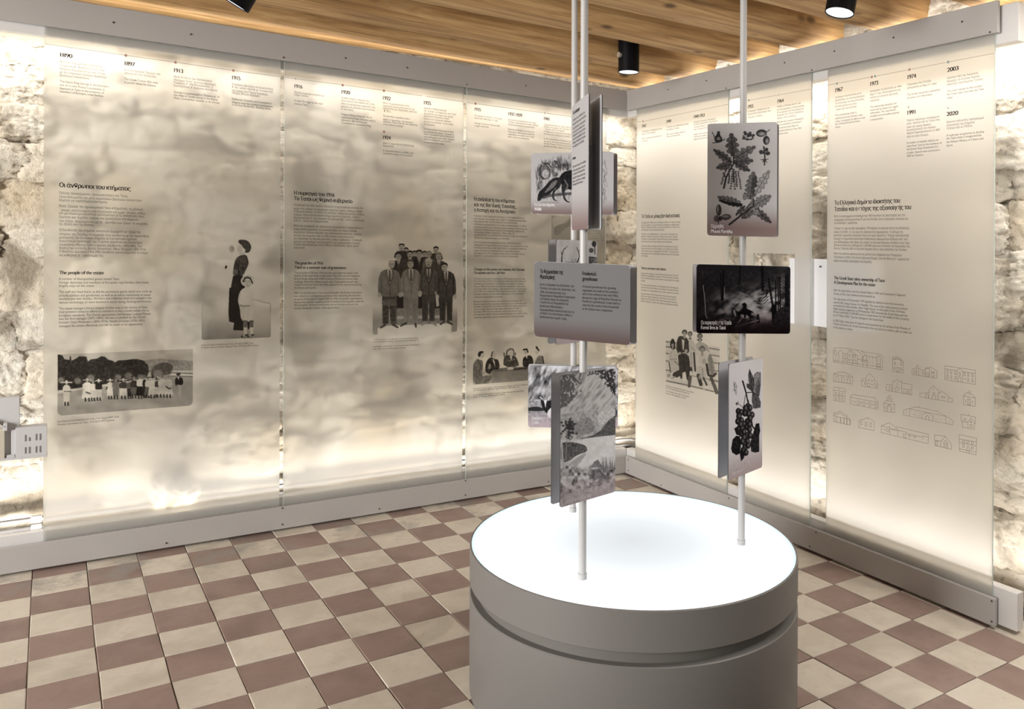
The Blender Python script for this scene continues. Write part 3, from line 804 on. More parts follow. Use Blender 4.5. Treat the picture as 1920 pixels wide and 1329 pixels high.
t.block(550.8, 5.7, (424.7, 431, 436.9, 442.8, 448.7, 454.5, 459.9, 465.8), (680.8, 668.6, 677.4, 664.2, 677.9, 674.5, 672, 571.8), ('Μετά την ανακήρυξη της αβασίλευτης δημοκρατίας το πρώην βασιλικό', 'κτήμα απαλλοτριώθηκε αναγκαστικά βάσει του νόμου 3122 του', 'Αυγούστου 1924 και περιήλθε στην αποκλειστική κυριότητα, νομή και', 'κατοχή του δημοσίου. Από το 1926 η πρώην βασιλική έπαυλη', 'μετατράπηκε σε θερινή κατοικία, καθώς κυβερνείο. Τη θερινή', 'κατοικία του Προέδρου της Δημοκρατίας, δεν χρησιμοποίησε ο πρώτος', 'Παύλος Κουντουριώτης, ενώ αντίθετα ο Αλέξανδρος Ζαΐμης έμεινε', 'συχνά εκεί.'))
t.block(551.7, 5.6, (512.9, 518.3, 524.2, 530, 535.4, 541.2), (671.2, 674.1, 671.2, 671.2, 677.5, 592.5), ('The great fire of 30 June 1916 was the most important event in the', 'history of the royal estate to that point. The crown prince\'s residence', 'burned down, along with 2,800 hectares of forest and several other', 'buildings. More than fifteen people died. Constantine himself, who', 'rushed to the front line in the battle against the fire, was surrounded by', 'the flames and injured.'))
t.block(551.7, 5.6, (550.8, 556.6, 562.5, 568.3, 573.7, 579.5), (677.5, 675.8, 678.7, 681.6, 670.8, 635.8), ('After the proclamation of the Second Republic, the former royal estate', 'was subject to a compulsory purchase order, becoming the exclusive', 'property of the state in August 1924. In 1926, the former royal mansion', 'became the summer residence of the President of the Republic; while the', 'first president, Pavlos Kountouriotis, did not use the residence, the', 'second, Alexandros Zaimis, often stayed there.'))
t.block(699.9, 4, (638.2, 642.2, 651.2, 655.5), (783.5, 785.2, 786, 761), ('Ο Πρόεδρος και τα μέλη της κυβέρνησης στα σκαλιά της βασιλικής έπαυλης', 'του πρώην βασιλικού κτήματος, 1926. Αρχείο Ιδρύματος Φωτογραφίας', 'The President of the Republic and ministers with guests on the mansion', 'steps, 1926. History and photographic collection'))
t.build('body_text', P2, M['ink'])
ribbons(PL, [[(533.5, 145), (551, 147.2)], [(557.5, 148.1), (639, 158.7)], [(646, 159.6), (716, 169.1)], [(723, 170), (791, 179.5)], [(799, 180.7), (868, 190.5)]], .8, OFF, 'timeline', P2, M['hair'])
dots(PL, [(554.3, 147.7, 2, 'dot_pale'), (642.3, 159.6, 2.4, 'dot_brown'), (719.7, 170, 2.4, 'dot_brown'), (720, 247, 2.4, 'dot_brown')], P2)

# panel 3 ------------------------------------------------------------
h = Lettering(PL, OFF)
for a_, b_, c_, s_ in ((889.9, 207.4, 901.9, '1935'), (953, 216.2, 979, '1937-1939'), (1019.6, 225, 1030, '1941')):
    h.line(a_, b_, c_, 8.8, s_, True)
h.build('timeline_dates', P3, M['ink'])
h = Lettering(PL, OFF)
h.line(889, 376.1, 965.6, 9.6, 'Η ανάπλαση του κτήματος', True); h.line(889, 386.4, 967.5, 9.6, 'και της Βασιλικής Έπαυλης,', True); h.line(889, 396.4, 966, 9.6, 'η Κατοχή και το Αντάρτικο', True)
h.line(888.3, 506.7, 983.4, 7, 'Changes to the estate and mansion, the German', True); h.line(888.3, 513.3, 947.3, 7, 'Occupation and the Civil War', True)
h.build('heading', P3, M['ink'])
t = Lettering(PL, OFF)
t.block(889.6, 4.6, (217.8, 222.5, 231.9, 236.6), (940.9, 933.6, 937.8, 917), ('Ο Γεώργιος Β΄ επιστρέφει στη χώρα', 'έπειτα από νόθο δημοψήφισμα.', 'George II returns to Greece after', 'a rigged referendum.'))
t.block(952.4, 4.6, (225.6, 229.8, 234.5, 243.3, 248, 252.7, 257.4), (1005.5, 1009, 1002.4, 1001.4, 1001.4, 1001.4, 992.5), ('Εκτεταμένη ανακαίνιση στο κτήμα', 'Τατοΐου, στην έπαυλη και στους κήπους', 'Ολοκληρώνεται και νέο μαυσωλείο.', 'Extensive renovations are made at the', 'Tatoi estate, which acquires additional', 'outbuildings, the stables and a chapel', 'with a view to an earthquake.'))
t.block(1019.4, 4.5, (234.5, 238.6, 242.8, 247.5, 252.2, 261, 265.7, 269.9, 274.6), (1072, 1070, 1059, 1072, 1070, 1071, 1072, 1072, 1072), ('Γερμανική κατοχή της χώρας από τον', 'Απρίλιο. Ο Γεώργιος και η οικογένεια', 'φεύγουν στο εξωτερικό.', 'Η κυβέρνηση αναχωρεί για την Κρήτη', 'και έπειτα για το Κάιρο και το Λονδίνο.', 'In the evacuation of Greece, the', 'George II, the prime minister and the', 'George Metaxas, Frederica, the crown', 'prince and family, depart for Crete.'))
t.block(888.8, 4.8, (406, 411.3, 416.2, 421.6, 427, 431.9, 436.8, 441.7, 447), (983.7, 987, 969.5, 987, 988.6, 983.7, 964.6, 988.6, 955.3), ('Η επιστροφή του Γεωργίου Β΄ στον θρόνο, το 1935, σηματοδότησε μια', 'νέα περίοδο στην ιστορία του Τατοΐου. Το κτήμα απομακρύνθηκε', 'εκσυγχρονίστηκε, ανακαινίστηκε και κατασκευάστηκε', 'σταθμαρχείο εμπορικό δρόμου ως το όριο του Μαυροποταμού. Το 1938 το', 'ανάκτορο ανέλαβε και το αποκτήσαμε ριζική ανακαίνιση. Πολλά κτήρια της', 'πυρκαγιάς. Έπειτα από την πυρκαγιά επισκευάστηκε η κεραμική της', 'Ο αγγλικός κήπος, εγκαταλείφθηκε υπέρ. Το', 'αρχιτεκτονικό ύφος εγκαταλείπεται προς όφελος του αγγλικού ή', 'αγροτικής αρχιτεκτονικής της έπαυλης.'))
t.block(888.8, 4.8, (455.4, 460.7, 465.6, 471, 475.9, 480.8), (976.3, 990, 986.6, 974.9, 983.7, 972), ('Κατά τη διάρκεια της γερμανικής κατοχής, η Βασιλική Έπαυλη', 'εκκενώθηκε. Οι Γερμανοί έκαψαν το νεκροταφείο, που βρίσκεται κοντά', 'στο κτήμα που απέμεινε σαν πηγή ξυλείας και χρησιμοποιήθηκε ως', 'χώρος εκτέλεσης και απομόνωσης των στρατιωτών. Κατά τα', 'Δεκεμβριανά το Τατόι πέρασε υπό τον έλεγχο του ΕΛΑΣ, που το', 'εγκατέλειψε, χρησιμοποιώντας το ως έδρα του νοσοκομείου.'))
t.block(888.3, 4.6, (523.9, 528.4, 533.3, 538.3, 543.3, 547.8, 552.7, 558.2), (984.7, 985.6, 982, 985.2, 987, 985.2, 982.9, 942.3), ('The return of George II to the throne in 1935 marked the start of a new', 'era in the history of Tatoi. The estate was refurbished; public access was', 'prohibited, and a permanent road was built along with the mausoleum', 'Tatoi. In 1938, the farms also revived and the mausoleum completed by a', 'court team. Many of the buildings, which had been destroyed by the great', 'fire of 1916, were refurbished while several were demolished. The central', 'European romantic style was abandoned in favour of the picturesque', 'architecture of the English countryside.'))
t.block(888, 4.6, (566.7, 571.7, 576.2, 581.2, 586.1, 591.1, 596.5), (978, 986.5, 987.4, 977, 979.8, 987.9, 982.5), ('During the German occupation, the mansion was boarded up. The', 'Germans plundered the possessions, which was closed to the military, and', 'buildings in the grounds were used as sources of fuel and as quarters for', 'German soldiers. During the final stages of the Greek Civil War in', 'December 1944, Tatoi was under the control of the Greek People\'s', 'Liberation Army (ELAS), while the National Liberation Front (EAM), and its', 'communist organisation, used it as a headquarters. It served as hospital.'))
t.block(887, 3.9, (730.2, 733.4, 742, 745.6), (990, 973, 981.5, 946.3), ('Υπουργοί κατά την υπογραφή του Συντάγματος Αθηνών το Μάιο σε συνεδρίαση', 'του Υπουργικού Συμβουλίου. Αρχείο Ιδρύματος Φωτογραφίας', 'A photograph of the ministers during a cabinet meeting held at the Tatoi', 'estate of Greece. Photographic archive'))
t.build('body_text', P3, M['ink'])
ribbons(PL, [[(875, 192.2), (888, 193.9)], [(895, 194.8), (1017.5, 211.3)], [(1024.5, 212.3), (1136, 227.3)]], .8, OFF, 'timeline', P3, M['hair'])
dots(PL, [(891.5, 194.3, 2.3, 'dot_brown'), (1021, 211.8, 2, 'dot_pale')], P3)

# panel 4 ------------------------------------------------------------
h = Lettering(PR, OFF)
for a_, b_, c_, s_ in ((1204, 239.6, 1212, '1947'), (1250, 231, 1258.6, '1949'), (1301, 222, 1321.4, '1949-1953')):
    h.line(a_, b_, c_, 8.6, s_, True)
h.build('timeline_dates', P4, M['ink'])
h = Lettering(PR, OFF)
h.line(1203, 408.9, 1274.9, 9.4, 'Το Τατόι ως μόνιμη βασιλική κατοικία', True); h.line(1202.2, 504.2, 1249, 7, 'Tatoi as a permanent royal residence', True)
h.build('heading', P4, M['ink'])
t = Lettering(PR, OFF)
t.block(1203.9, 4.4, (248.6, 253, 261.4, 266), (1241.7, 1229.6, 1241, 1215), ('Ο Παύλος Α΄ διαδέχεται τον', 'αδελφό του Γεώργιο.', 'Paul I succeeds his brother on', 'the throne.'))
t.block(1249.8, 4.4, (240, 244.9, 253.5, 257.7), (1291, 1274, 1285, 1276), ('Ο Παύλος και η Φρειδερίκη μόνιμα', 'στο κτήμα Τατοΐου.', 'The royal couple settle at', 'Tatoi permanently.'))
t.block(1301, 4.4, (230.6, 235, 240, 244.5, 253.5, 258, 262.6), (1342, 1345, 1342, 1338, 1342, 1345, 1340), ('Επισκευή της έπαυλης. Νέα δωμάτια', 'και έπιπλα προστίθενται. Καταστήματα', 'και μηχανοστάσιο. Ανεγέρσεις σε', 'όλο το βασιλικό κτήμα.', 'Repairs to the mansion, with rooms', 'and furniture added, as well as a new', 'engine house and estate works.'))
t.block(1202.7, 4.4, (418.9, 423.5, 427.7, 432.3, 440.2, 444.8, 449.4, 454, 462.4, 467, 471.6, 476.3, 480.9), (1276, 1273.6, 1275.2, 1246.7, 1270.6, 1270.6, 1272.9, 1260.5, 1271.3, 1272, 1272.9, 1273.6, 1215),
  ('Ο Γεώργιος Β΄ πέθανε την 1η Απριλίου 1947 και τάφηκε στο κτήμα', 'του και λαμβάνει για τους τελευταίους διαδόχους τη Φρειδερίκη', 'Κατά το ζεύγος επέλεξε να εγκατασταθεί στο Τατόι για τις', 'ανάγκες της οικογένειας.', 'Ο Παύλος και η Φρειδερίκη, έφυγαν από τα ανάκτορα της', 'Αθήνας. Επέλεξαν μόνιμα να ζήσουν στο κτήμα Τατοΐου', 'Κτίστηκαν νέα δωμάτια. Έργα πολιτισμού αναπτύχθηκαν', 'στην έπαυλη και στους κήπους του κτήματος.', 'Ο Παύλος πέθανε τον Μάρτιο του 1964. Τον διαδέχτηκε ο γιος του', 'Κωνσταντίνος Β΄ και η Άννα-Μαρία, με τα παιδιά τους έζησαν', 'στην έπαυλη έως το Δεκέμβριο του 1967. Το κτήμα έμεινε', 'κλειστό έκτοτε και η βασιλική οικογένεια πήγε στο εξωτερικό', 'του Τατοΐου.'))
t.block(1202, 4.4, (513.4, 517.6, 522.2, 527.3, 535, 539.6, 544.6, 551.5, 556, 560.8, 565.4), (1271.6, 1271.6, 1273.2, 1210, 1272.6, 1272, 1272.9, 1268, 1268, 1269, 1271.6),
  ('George II died in the palace on 1 April 1947 and was laid to rest at Tatoi. His', 'brother Paul succeeded him to the throne. The royal couple chose to settle', 'at Tatoi with their children, and the mansion was extended for the needs', 'of the family.', 'The royal residence acquired a new heating plant and a swimming pool,', 'and the kitchens and the offices were enlarged. The estate flourished', 'once again, as the royal couple took an active interest in the works.', 'Paul died in March 1964 and was buried at Tatoi. He was succeeded', 'by his son, King Constantine II, who lived at Tatoi with his', 'family until 13 December 1967, when the family left Greece', 'after his attempt to overthrow the military dictatorship had failed.'))
t.block(1248.4, 3.9, (724, 728, 733.6, 737.9), (1301, 1292.6, 1292, 1286), ('Η βασιλική οικογένεια στα σκαλιά της έπαυλης', 'στο Τατόι. Αρχείο Ιδρύματος Φωτογραφίας', 'The royal family on the steps of the mansion', 'at Tatoi. Photographic archive'))
t.build('body_text', P4, M['ink'])
ribbons(PR, [[(1195, 228.8), (1203, 227.8)], [(1209, 227), (1365.5, 195.5)]], .8, OFF, 'timeline', P4, M['hair'])
dots(PR, [(1206, 227.4, 2, 'dot_brown')], P4)

# panel 5 ------------------------------------------------------------
h = Lettering(PR, OFF)
h.line(1402.5, 203.5, 1412.8, 9.4, '1955', True); h.line(1457.8, 193.3, 1469.5, 9.4, '1964', True); h.build('timeline_dates', P5, M['ink'])
t = Lettering(PR, OFF)
t.block(1402, 4.8, (210.8, 216, 221.9), (1442.6, 1444.7, 1430), ('Ο πύργος Τατοΐου και το', 'εργοστάσιο βουτύρου του', 'κτήματος Τατοΐου.'))
t.block(1457.2, 4.8, (202, 207.9, 213, 218, 223.4, 230.7, 236, 241.8, 247.3, 252.8), (1501.6, 1508.3, 1507.4, 1507.4, 1492.8, 1507, 1503, 1497, 1503, 1478), ('Πέθανε ο Παύλος και τάφηκε', 'στο Παλαιόκαστρο. Ο Κωνσταντίνος', 'Β΄ παντρεύεται την Άννα-Μαρία και', 'διαμένει στο Τατόι. Επισκευές', 'έργων στην έπαυλη.', 'Paul dies and is buried at Palaiokastro', 'and is succeeded by Constantine II', 'who marries Anne-Marie of', 'Denmark and lives at Tatoi, after', 'extensive works.'))
t.build('body_text', P5, M['ink'])
ribbons(PR, [[(1397.5, 189.5), (1401.5, 188.6)], [(1407.5, 187.5), (1457, 178.6)], [(1463, 177.6), (1521, 167)]], .8, OFF, 'timeline', P5, M['hair'])
dots(PR, [(1404.4, 188, 2.2, 'dot_green'), (1460, 178, 2, 'dot_pale')], P5)

# panel 6 ------------------------------------------------------------
h = Lettering(PR, OFF)
for a_, b_, c_, s_ in ((1566.5, 173, 1580.4, '1967'), (1632, 161.2, 1646.9, '1973'), (1701.8, 148.4, 1718, '1974'), (1776, 135, 1797.8, '2003'), (1701.5, 215.2, 1716.6, '1991'), (1774.8, 217.8, 1797, '2020')):
    h.line(a_, b_, c_, 11, s_, True)
h.build('timeline_dates', P6, M['ink'])
h = Lettering(PR, OFF)
h.line(1564.7, 384.2, 1687.7, 11, 'Το Ελληνικό Δημόσιο ιδιοκτήτης του', True); h.line(1564.7, 396, 1708.7, 11, 'Τατοΐου και ο στόχος της αξιοποίησής του', True)
h.line(1563.7, 523.3, 1659, 8.6, 'The Greek State takes ownership of Tatoi', True); h.line(1563.7, 531.8, 1641.6, 8.6, 'A Development Plan for the estate', True)
h.build('heading', P6, M['ink'])
t = Lettering(PR, OFF)
t.block(1566, 5.2, (184.5, 190.2, 196, 201.7, 207.5), (1615, 1622, 1620.6, 1606.7, 1606.7), ('Αντικίνημα ο Κωνσταντίνος με το', 'πραξικόπημα των συνταγματαρχών.', 'Το αντικίνημα του Κωνσταντίνου', 'Β΄ αποτυγχάνει και αυτός', 'φεύγει από την Ελλάδα.'))
t.block(1566, 5.2, (218, 223.9, 229.6, 234.5, 240.3), (1605.9, 1617.3, 1622.3, 1612.4, 1576.3), ('The constitutional order is', 'overthrown by the Colonels\' coup;', 'in Dec. Constantine II\'s efforts to oust', 'the Colonels fail and he leaves', 'Greece.'))
t.block(1631.6, 5.3, (173, 179, 185, 191), (1690.3, 1688.7, 1683.8, 1650), ('Κατάργηση της βασιλείας με νόθο', 'δημοψήφισμα. Απαλλοτριώνεται της', 'κινητής και ακίνητης βασιλικής', 'περιουσίας.'))
t.block(1631.6, 5.3, (202.5, 208.3, 214, 219.8, 226.3), (1681.3, 1683.8, 1680.5, 1686.2, 1655.9), ('The dictatorship abolishes the', 'monarchy by means of a rigged', 'referendum. The royal family\'s', 'movable and immovable property', 'is expropriated.'))
t.block(1701, 5.5, (160.7, 166.9, 179.6, 185.6), (1746, 1756.8, 1762.5, 1748.6), ('Η βασιλεία στην Ελλάδα', 'καταργείται με δημοψήφισμα.', 'The Greek monarchy is abolished', 'by means of a referendum.'))
t.block(1700.5, 5.5, (228, 233.7, 240.3, 246, 251.8, 258.3), (1761.7, 1762.5, 1745.3, 1755, 1762.5, 1741), ('Πολλά πολύτιμα αντικείμενα', 'μεταφέρονται από το Τατόι στην', 'οικία του πρώην βασιλιά', 'Κωνσταντίνου Β΄ στο Λονδίνο.', 'Αρκετά δημοπρατούνται το 2007', 'από τον οίκο Christie\'s.'))
t.block(1700.5, 5.5, (269.8, 275.9, 281.8, 288.3, 294.4), (1760, 1765.8, 1759.3, 1762.5, 1732), ('A number of valuable objects are', 'taken from Tatoi to the residence of', 'the former King Constantine II in', 'London. Several were auctioned in', '2007 by Christie\'s.'))
t.block(1775.7, 5.7, (148.4, 154.5, 160.7, 173, 179, 185.6), (1834.7, 1837, 1843.7, 1842, 1845.4, 1787), ('Οριστική λήξη της δικαστικής', 'διαμάχης: το ελληνικό δημόσιο', 'ιδιοκτήτης του Κτήματος Τατοΐου.', 'The court reaches its final verdict:', 'the Greek state now owns the Tatoi', 'estate.'))
t.block(1774.8, 5.7, (230.8, 237, 243, 255.9, 261.6, 268.2, 274.7), (1845, 1828, 1824, 1845.4, 1840.5, 1843.7, 1787), ('Εκκινεί πολυετές πρόγραμμα', 'αξιοποίησης του Κτήματος', 'Τατοΐου από το ΥΠΠΟ.Α.', 'A multi-year programme to develop', 'the Tatoi estate is inaugurated by', 'the Hellenic Ministry of Culture and', 'Sports.'))
t.block(1564, 6, (407.6, 414, 420), (1697.7, 1702.9, 1608), ('Μετά το αποτυχημένο αντικίνημα του 1967 εναντίον της δικτατορίας και την', 'αναχώρηση του Κωνσταντίνου Β΄ από την Ελλάδα, όλες οι βασιλικές κατοικίες και', 'τα ανάκτορα σφραγίζονται.'))
t.block(1563.8, 6, (430, 436.8, 442.9, 449.2, 455.6, 461.3, 467.4), (1705.6, 1693.5, 1704, 1701.9, 1706, 1706.6, 1700.8), ('Το δημοψήφισμα της 8ης Δεκεμβρίου 1974 σήμανε το οριστικό τέλος της βασιλείας,', 'καθώς το 69,18% ψήφισε υπέρ της αβασίλευτης δημοκρατίας. Το ζήτημα της', 'βασιλικής περιουσίας παρέμεινε άλυτο για τρεις δεκαετίες. Ύστερα από δικαστική', 'διαμάχη το Ευρωπαϊκό Δικαστήριο Ανθρωπίνων Δικαιωμάτων εξέδωσε απόφαση', 'στις 28 Νοεμβρίου 2002, βάσει της οποίας το ελληνικό δημόσιο κατέβαλε στην τέως', 'βασιλική οικογένεια αποζημίωση 13.200.000 ευρώ για το σύνολο της περιουσίας της.', 'Από τις 7 Μαρτίου 2003 το ελληνικό δημόσιο είναι ο νέος ιδιοκτήτης του Τατοΐου.'))
t.block(1563.5, 6, (477, 483.5, 490.3), (1690.8, 1705, 1635), ('Μετά την πολυετή προετοιμασία και μελέτη των υπηρεσιών του Υπουργείου', 'Πολιτισμού το 2020 η Ελληνική Κυβέρνηση διαμορφώνει και θέτει σε εφαρμογή ένα', 'σχέδιο συνολικής αξιοποίησης του κτήματος.'))
t.block(1563, 6, (545.5, 552), (1697.6, 1641), ('After the king\'s bid to oust the colonels failed in 1967 and Constantine II departed', 'Greece, all the royal residences were boarded up.'))
t.block(1562.8, 6, (561.9, 568.5, 574.2, 580.3, 586, 592.5), (1695.2, 1701.3, 1697, 1701.3, 1705, 1657), ('The referendum of 8 December 1974 signalled the definitive end of the monarchy,', 'with 69.18% voting in favour of a Republic. The issue of the royal property remained', 'unresolved for three decades. After a legal dispute, the European Court of Human', 'Rights issued a judgement on 28 November 2002 whereby the Greek State paid the', 'former royal family 13,200,000 euros in compensation for the totality of their property.', 'As of 7 March 2003, Tatoi has belonged to the Greek State.'))
t.block(1562.5, 6, (602.4, 608.5, 614.9), (1707, 1709.3, 1598.8), ('In 2020, after many years of research and preparation by the services of the Ministry of', 'Culture and Sports, the Greek Government drew up and set in motion a plan to make use', 'of the estate as a whole.'))
t.build('body_text', P6, M['ink'])
ribbons(PR, [[(1553.5, 159.4), (1566.5, 157.1)], [(1572.5, 156), (1631.5, 144.9)], [(1644.5, 142.4), (1702, 131.2)], [(1709, 129.8), (1774.5, 117)], [(1781.5, 115.6), (1863.5, 100)]], .9, OFF, 'timeline', P6, M['hair'])
dots(PR, [(1569.4, 156.6, 2.3, 'dot_green'), (1634.8, 144.3, 2.5, 'dot_brown'), (1641, 143, 2.5, 'dot_green'), (1705.4, 130.5, 2.6, 'dot_brown'), (1778, 116.3, 2.7, 'dot_green'), (1703.5, 201, 2.4, 'dot_pale'), (1778, 202.5, 2.4, 'dot_pale')], P6)

# rows of line-drawn buildings on the last panel
def Z(pts, x0=1550, y0=640, s=.16556): return [(x0 + x * s, y0 + y * s) for x, y in pts]
D = []
def win(x, y, w, h_, k=.17): D.append([(x, y), (x + w, y + k * w), (x + w, y + h_ + k * w), (x, y + h_), (x, y)])
def L(*p): D.append(list(p))
L((75, 233), (78, 95), (92, 75), (155, 70), (400, 105), (425, 120), (600, 140), (635, 170), (632, 322), (75, 233)); L((78, 130), (100, 95), (130, 135)); L((130, 235), (132, 130), (155, 92), (180, 130), (180, 245)); L((180, 130), (235, 140))
L((235, 250), (235, 140), (262, 95), (292, 150), (292, 260)); L((180, 185), (235, 193)); L((292, 150), (348, 158), (348, 270)); L((270, 95), (330, 150)); L((345, 100), (415, 160), (455, 165)); L((400, 110), (455, 165), (455, 290)); L((415, 160), (415, 285)); L((348, 200), (465, 215), (465, 290)); L((455, 165), (570, 185)); L((565, 310), (565, 185), (590, 155), (612, 190), (610, 318)); L((100, 235), (105, 130)); L((75, 215), (632, 292))
for x, y in ((90, 130), (112, 140), (150, 145), (150, 180), (485, 175), (520, 180), (485, 225), (520, 232), (585, 200)): L((x, y), (x, y + 20))
for x in (195, 208, 221, 248, 260, 272): L((x, 145), (x, 172)); L((x, 195), (x, 222))
win(302, 152, 26, 28); win(302, 208, 30, 38); win(575, 250, 22, 42); win(400, 170, 10, 18); win(400, 210, 10, 20); win(430, 215, 12, 22)
L((748, 340), (748, 190), (805, 170), (870, 232), (868, 357), (748, 340)); L((748, 210), (805, 185), (870, 245)); L((770, 205), (805, 198), (850, 215)); L((748, 175), (748, 200)); [win(x, y, 16, 28) for x, y in ((765, 232), (838, 240), (765, 290), (836, 298))]; win(795, 292, 24, 48)
L((968, 372), (968, 315), (1020, 300), (1020, 272), (1038, 272), (1040, 388)); L((968, 372), (1250, 418), (1250, 335), (1185, 292), (1120, 302), (1120, 398)); L((1040, 300), (1080, 330), (1120, 320)); L((1020, 300), (1020, 382)); win(988, 330, 24, 30); win(1088, 345, 22, 26); L((1165, 300), (1165, 405)); L((1120, 302), (1165, 312)); win(1188, 340, 30, 10); win(1192, 352, 24, 50); win(1135, 355, 22, 36)
L((1340, 433), (1340, 275), (1500, 300), (1685, 325), (1685, 487), (1340, 433)); L((1340, 310), (1480, 330)); L((1478, 455), (1478, 335), (1508, 300), (1542, 345), (1540, 465)); L((1542, 340), (1685, 362))
for x in (1362, 1405, 1450): win(x, 325 + (x - 1362) * .15, 15, 34); win(x, 382 + (x - 1362) * .15, 15, 34)
for x in (1555, 1597, 1645): win(x, 352 + (x - 1555) * .15, 15, 34)
for x in (1597, 1645): win(x, 412 + (x - 1555) * .15, 15, 34)
win(1500, 348, 15, 34); L((1492, 455), (1492, 410), (1506, 395), (1522, 412), (1522, 462)); L((1555, 425), (1582, 428))
L((78, 452), (80, 365), (150, 345), (210, 352), (298, 400), (293, 483), (78, 452)); L((80, 370), (295, 405)); [L((x, 455 + (x - 100) * .15), (x, 398 + (x - 100) * .13), (x + 15, 390 + (x - 100) * .13), (x + 32, 402 + (x - 100) * .13), (x + 32, 460 + (x - 100) * .15)) for x in (105, 168, 232)]
L((395, 503), (395, 440), (415, 415), (448, 425), (448, 395), (490, 362), (540, 415), (540, 440), (575, 455), (583, 480), (580, 535), (395, 503)); L((448, 425), (448, 512)); L((540, 440), (540, 528)); L((395, 445), (448, 452)); L((545, 480), (583, 486)); win(465, 470, 24, 42); [win(x, y, 6, 18) for x, y in ((475, 430), (512, 435), (512, 480), (430, 468), (560, 500))]
L((675, 553), (675, 485), (745, 492), (745, 460), (800, 435), (850, 470), (965, 487), (965, 607), (675, 553)); L((745, 492), (745, 567)); L((850, 470), (850, 585)); L((850, 530), (965, 548)); L((850, 440), (850, 470)); L((710, 558), (710, 510), (722, 500), (735, 512), (735, 563)); L((785, 570), (785, 520), (798, 508), (812, 522), (812, 577)); L((800, 465), (800, 490)); L((768, 515), (768, 540)); L((828, 522), (828, 545)); [L((x, 540 + (x - 860) * .16), (x, 588 + (x - 860) * .16)) for x in (870, 885, 905, 918, 930, 945)]
L((1055, 627), (1055, 590), (1160, 575), (1160, 545), (1215, 502), (1268, 560), (1300, 560), (1380, 615), (1380, 640), (1425, 645), (1422, 690), (1055, 627)); L((1160, 575), (1160, 645)); L((1268, 560), (1262, 663)); L((1380, 640), (1380, 683)); L((1265, 585), (1300, 575)); L((1195, 650), (1195, 612), (1215, 598), (1236, 618), (1236, 657)); L((1200, 590), (1215, 578), (1230, 592)); L((1122, 638), (1122, 600), (1135, 592), (1150, 602), (1150, 643)); win(1305, 620, 34, 14); L((1215, 530), (1215, 548))
L((1550, 715), (1550, 615), (1590, 580), (1617, 572), (1685, 638), (1682, 737), (1550, 715)); L((1550, 618), (1685, 640)); L((1617, 550), (1617, 572)); L((1605, 580), (1617, 600), (1632, 588)); win(1598, 648, 32, 70); L((1614, 650), (1614, 722)); L((1577, 660), (1577, 690)); L((1652, 672), (1652, 700))
L((80, 668), (78, 530), (90, 515), (195, 535), (210, 550), (205, 690), (80, 668)); L((78, 550), (210, 572)); L((80, 610), (207, 630)); [win(x, y + (x - 98) * .16, 16, 28) for x in (98, 135, 170) for y in (573, 630)]; L((140, 530), (140, 555)); L((130, 610), (130, 620), (158, 624), (158, 614))
L((268, 708), (270, 630), (290, 600), (545, 640), (585, 690), (582, 770), (268, 708)); L((270, 632), (585, 692)); L((330, 598), (330, 612)); L((535, 630), (535, 645)); [win(x, 672 + (x - 350) * .16, 20, 44) for x in (350, 412, 478, 552)]; [L((x, 665 + (x - 285) * .16), (x, 685 + (x - 285) * .16)) for x in (288, 310, 330, 385, 392, 450, 460, 510, 525, 540)]
L((650, 790), (650, 690), (685, 670), (685, 640), (710, 612), (742, 645), (740, 680), (772, 712), (770, 808), (650, 790)); L((650, 700), (770, 718)); L((685, 670), (740, 682)); L((680, 790), (682, 735), (710, 712), (738, 740), (738, 800)); L((692, 790), (694, 740), (710, 728), (726, 745), (726, 798)); L((700, 665), (702, 640), (720, 640), (722, 670)); L((665, 735), (665, 760)); L((755, 748), (755, 772))
L((868, 830), (870, 778), (940, 760), (1010, 740), (1260, 790), (1350, 845), (1435, 900), (1428, 945), (868, 830)); L((940, 760), (942, 845)); L((940, 762), (1350, 848)); L((1350, 845), (1348, 928)); L((1080, 872), (1082, 830), (1125, 808), (1165, 818), (1205, 850), (1200, 895)); L((1122, 880), (1122, 850), (1140, 838), (1158, 852), (1158, 886)); L((1048, 735), (1048, 750)); [L((x, y + (x - 980) * .19), (x, y + 12 + (x - 980) * .19)) for x, y in ((985, 820), (1005, 820), (1030, 820), (1055, 820), (1215, 822), (1240, 822), (1270, 822), (1300, 822), (1010, 785), (1060, 785), (1220, 788), (1280, 788), (905, 810), (1395, 828))]
L((1525, 905), (1522, 825), (1685, 855), (1680, 935)); L((1538, 905), (1538, 970), (1672, 998), (1674, 930)); L((1525, 905), (1600, 918), (1635, 865), (1685, 935)); L((1600, 918), (1602, 985)); L((1608, 820), (1608, 838)); L((1558, 900), (1558, 880), (1568, 870), (1580, 884), (1580, 905)); win(1625, 938, 22, 34); L((1625, 915), (1636, 895), (1648, 918), (1625, 915))
L((80, 908), (80, 820), (155, 787), (270, 885), (268, 948), (80, 908)); L((80, 840), (155, 810), (270, 900)); [L((x, 850 + (x - 100) * .17), (x, 912 + (x - 100) * .17)) for x in (95, 118, 155, 160, 195, 200, 228, 232, 262)]; L((95, 848), (235, 875)); L((80, 800), (80, 825)); L((232, 828), (232, 850)); L((150, 805), (160, 815))
L((365, 975), (365, 898), (470, 862), (540, 912), (538, 1010), (365, 975)); [win(x, 905 + (x - 385) * .16, 18, 36 + (x > 400) * 8) for x in (385, 438, 490)]; L((405, 878), (405, 888)); L((462, 880), (475, 878))
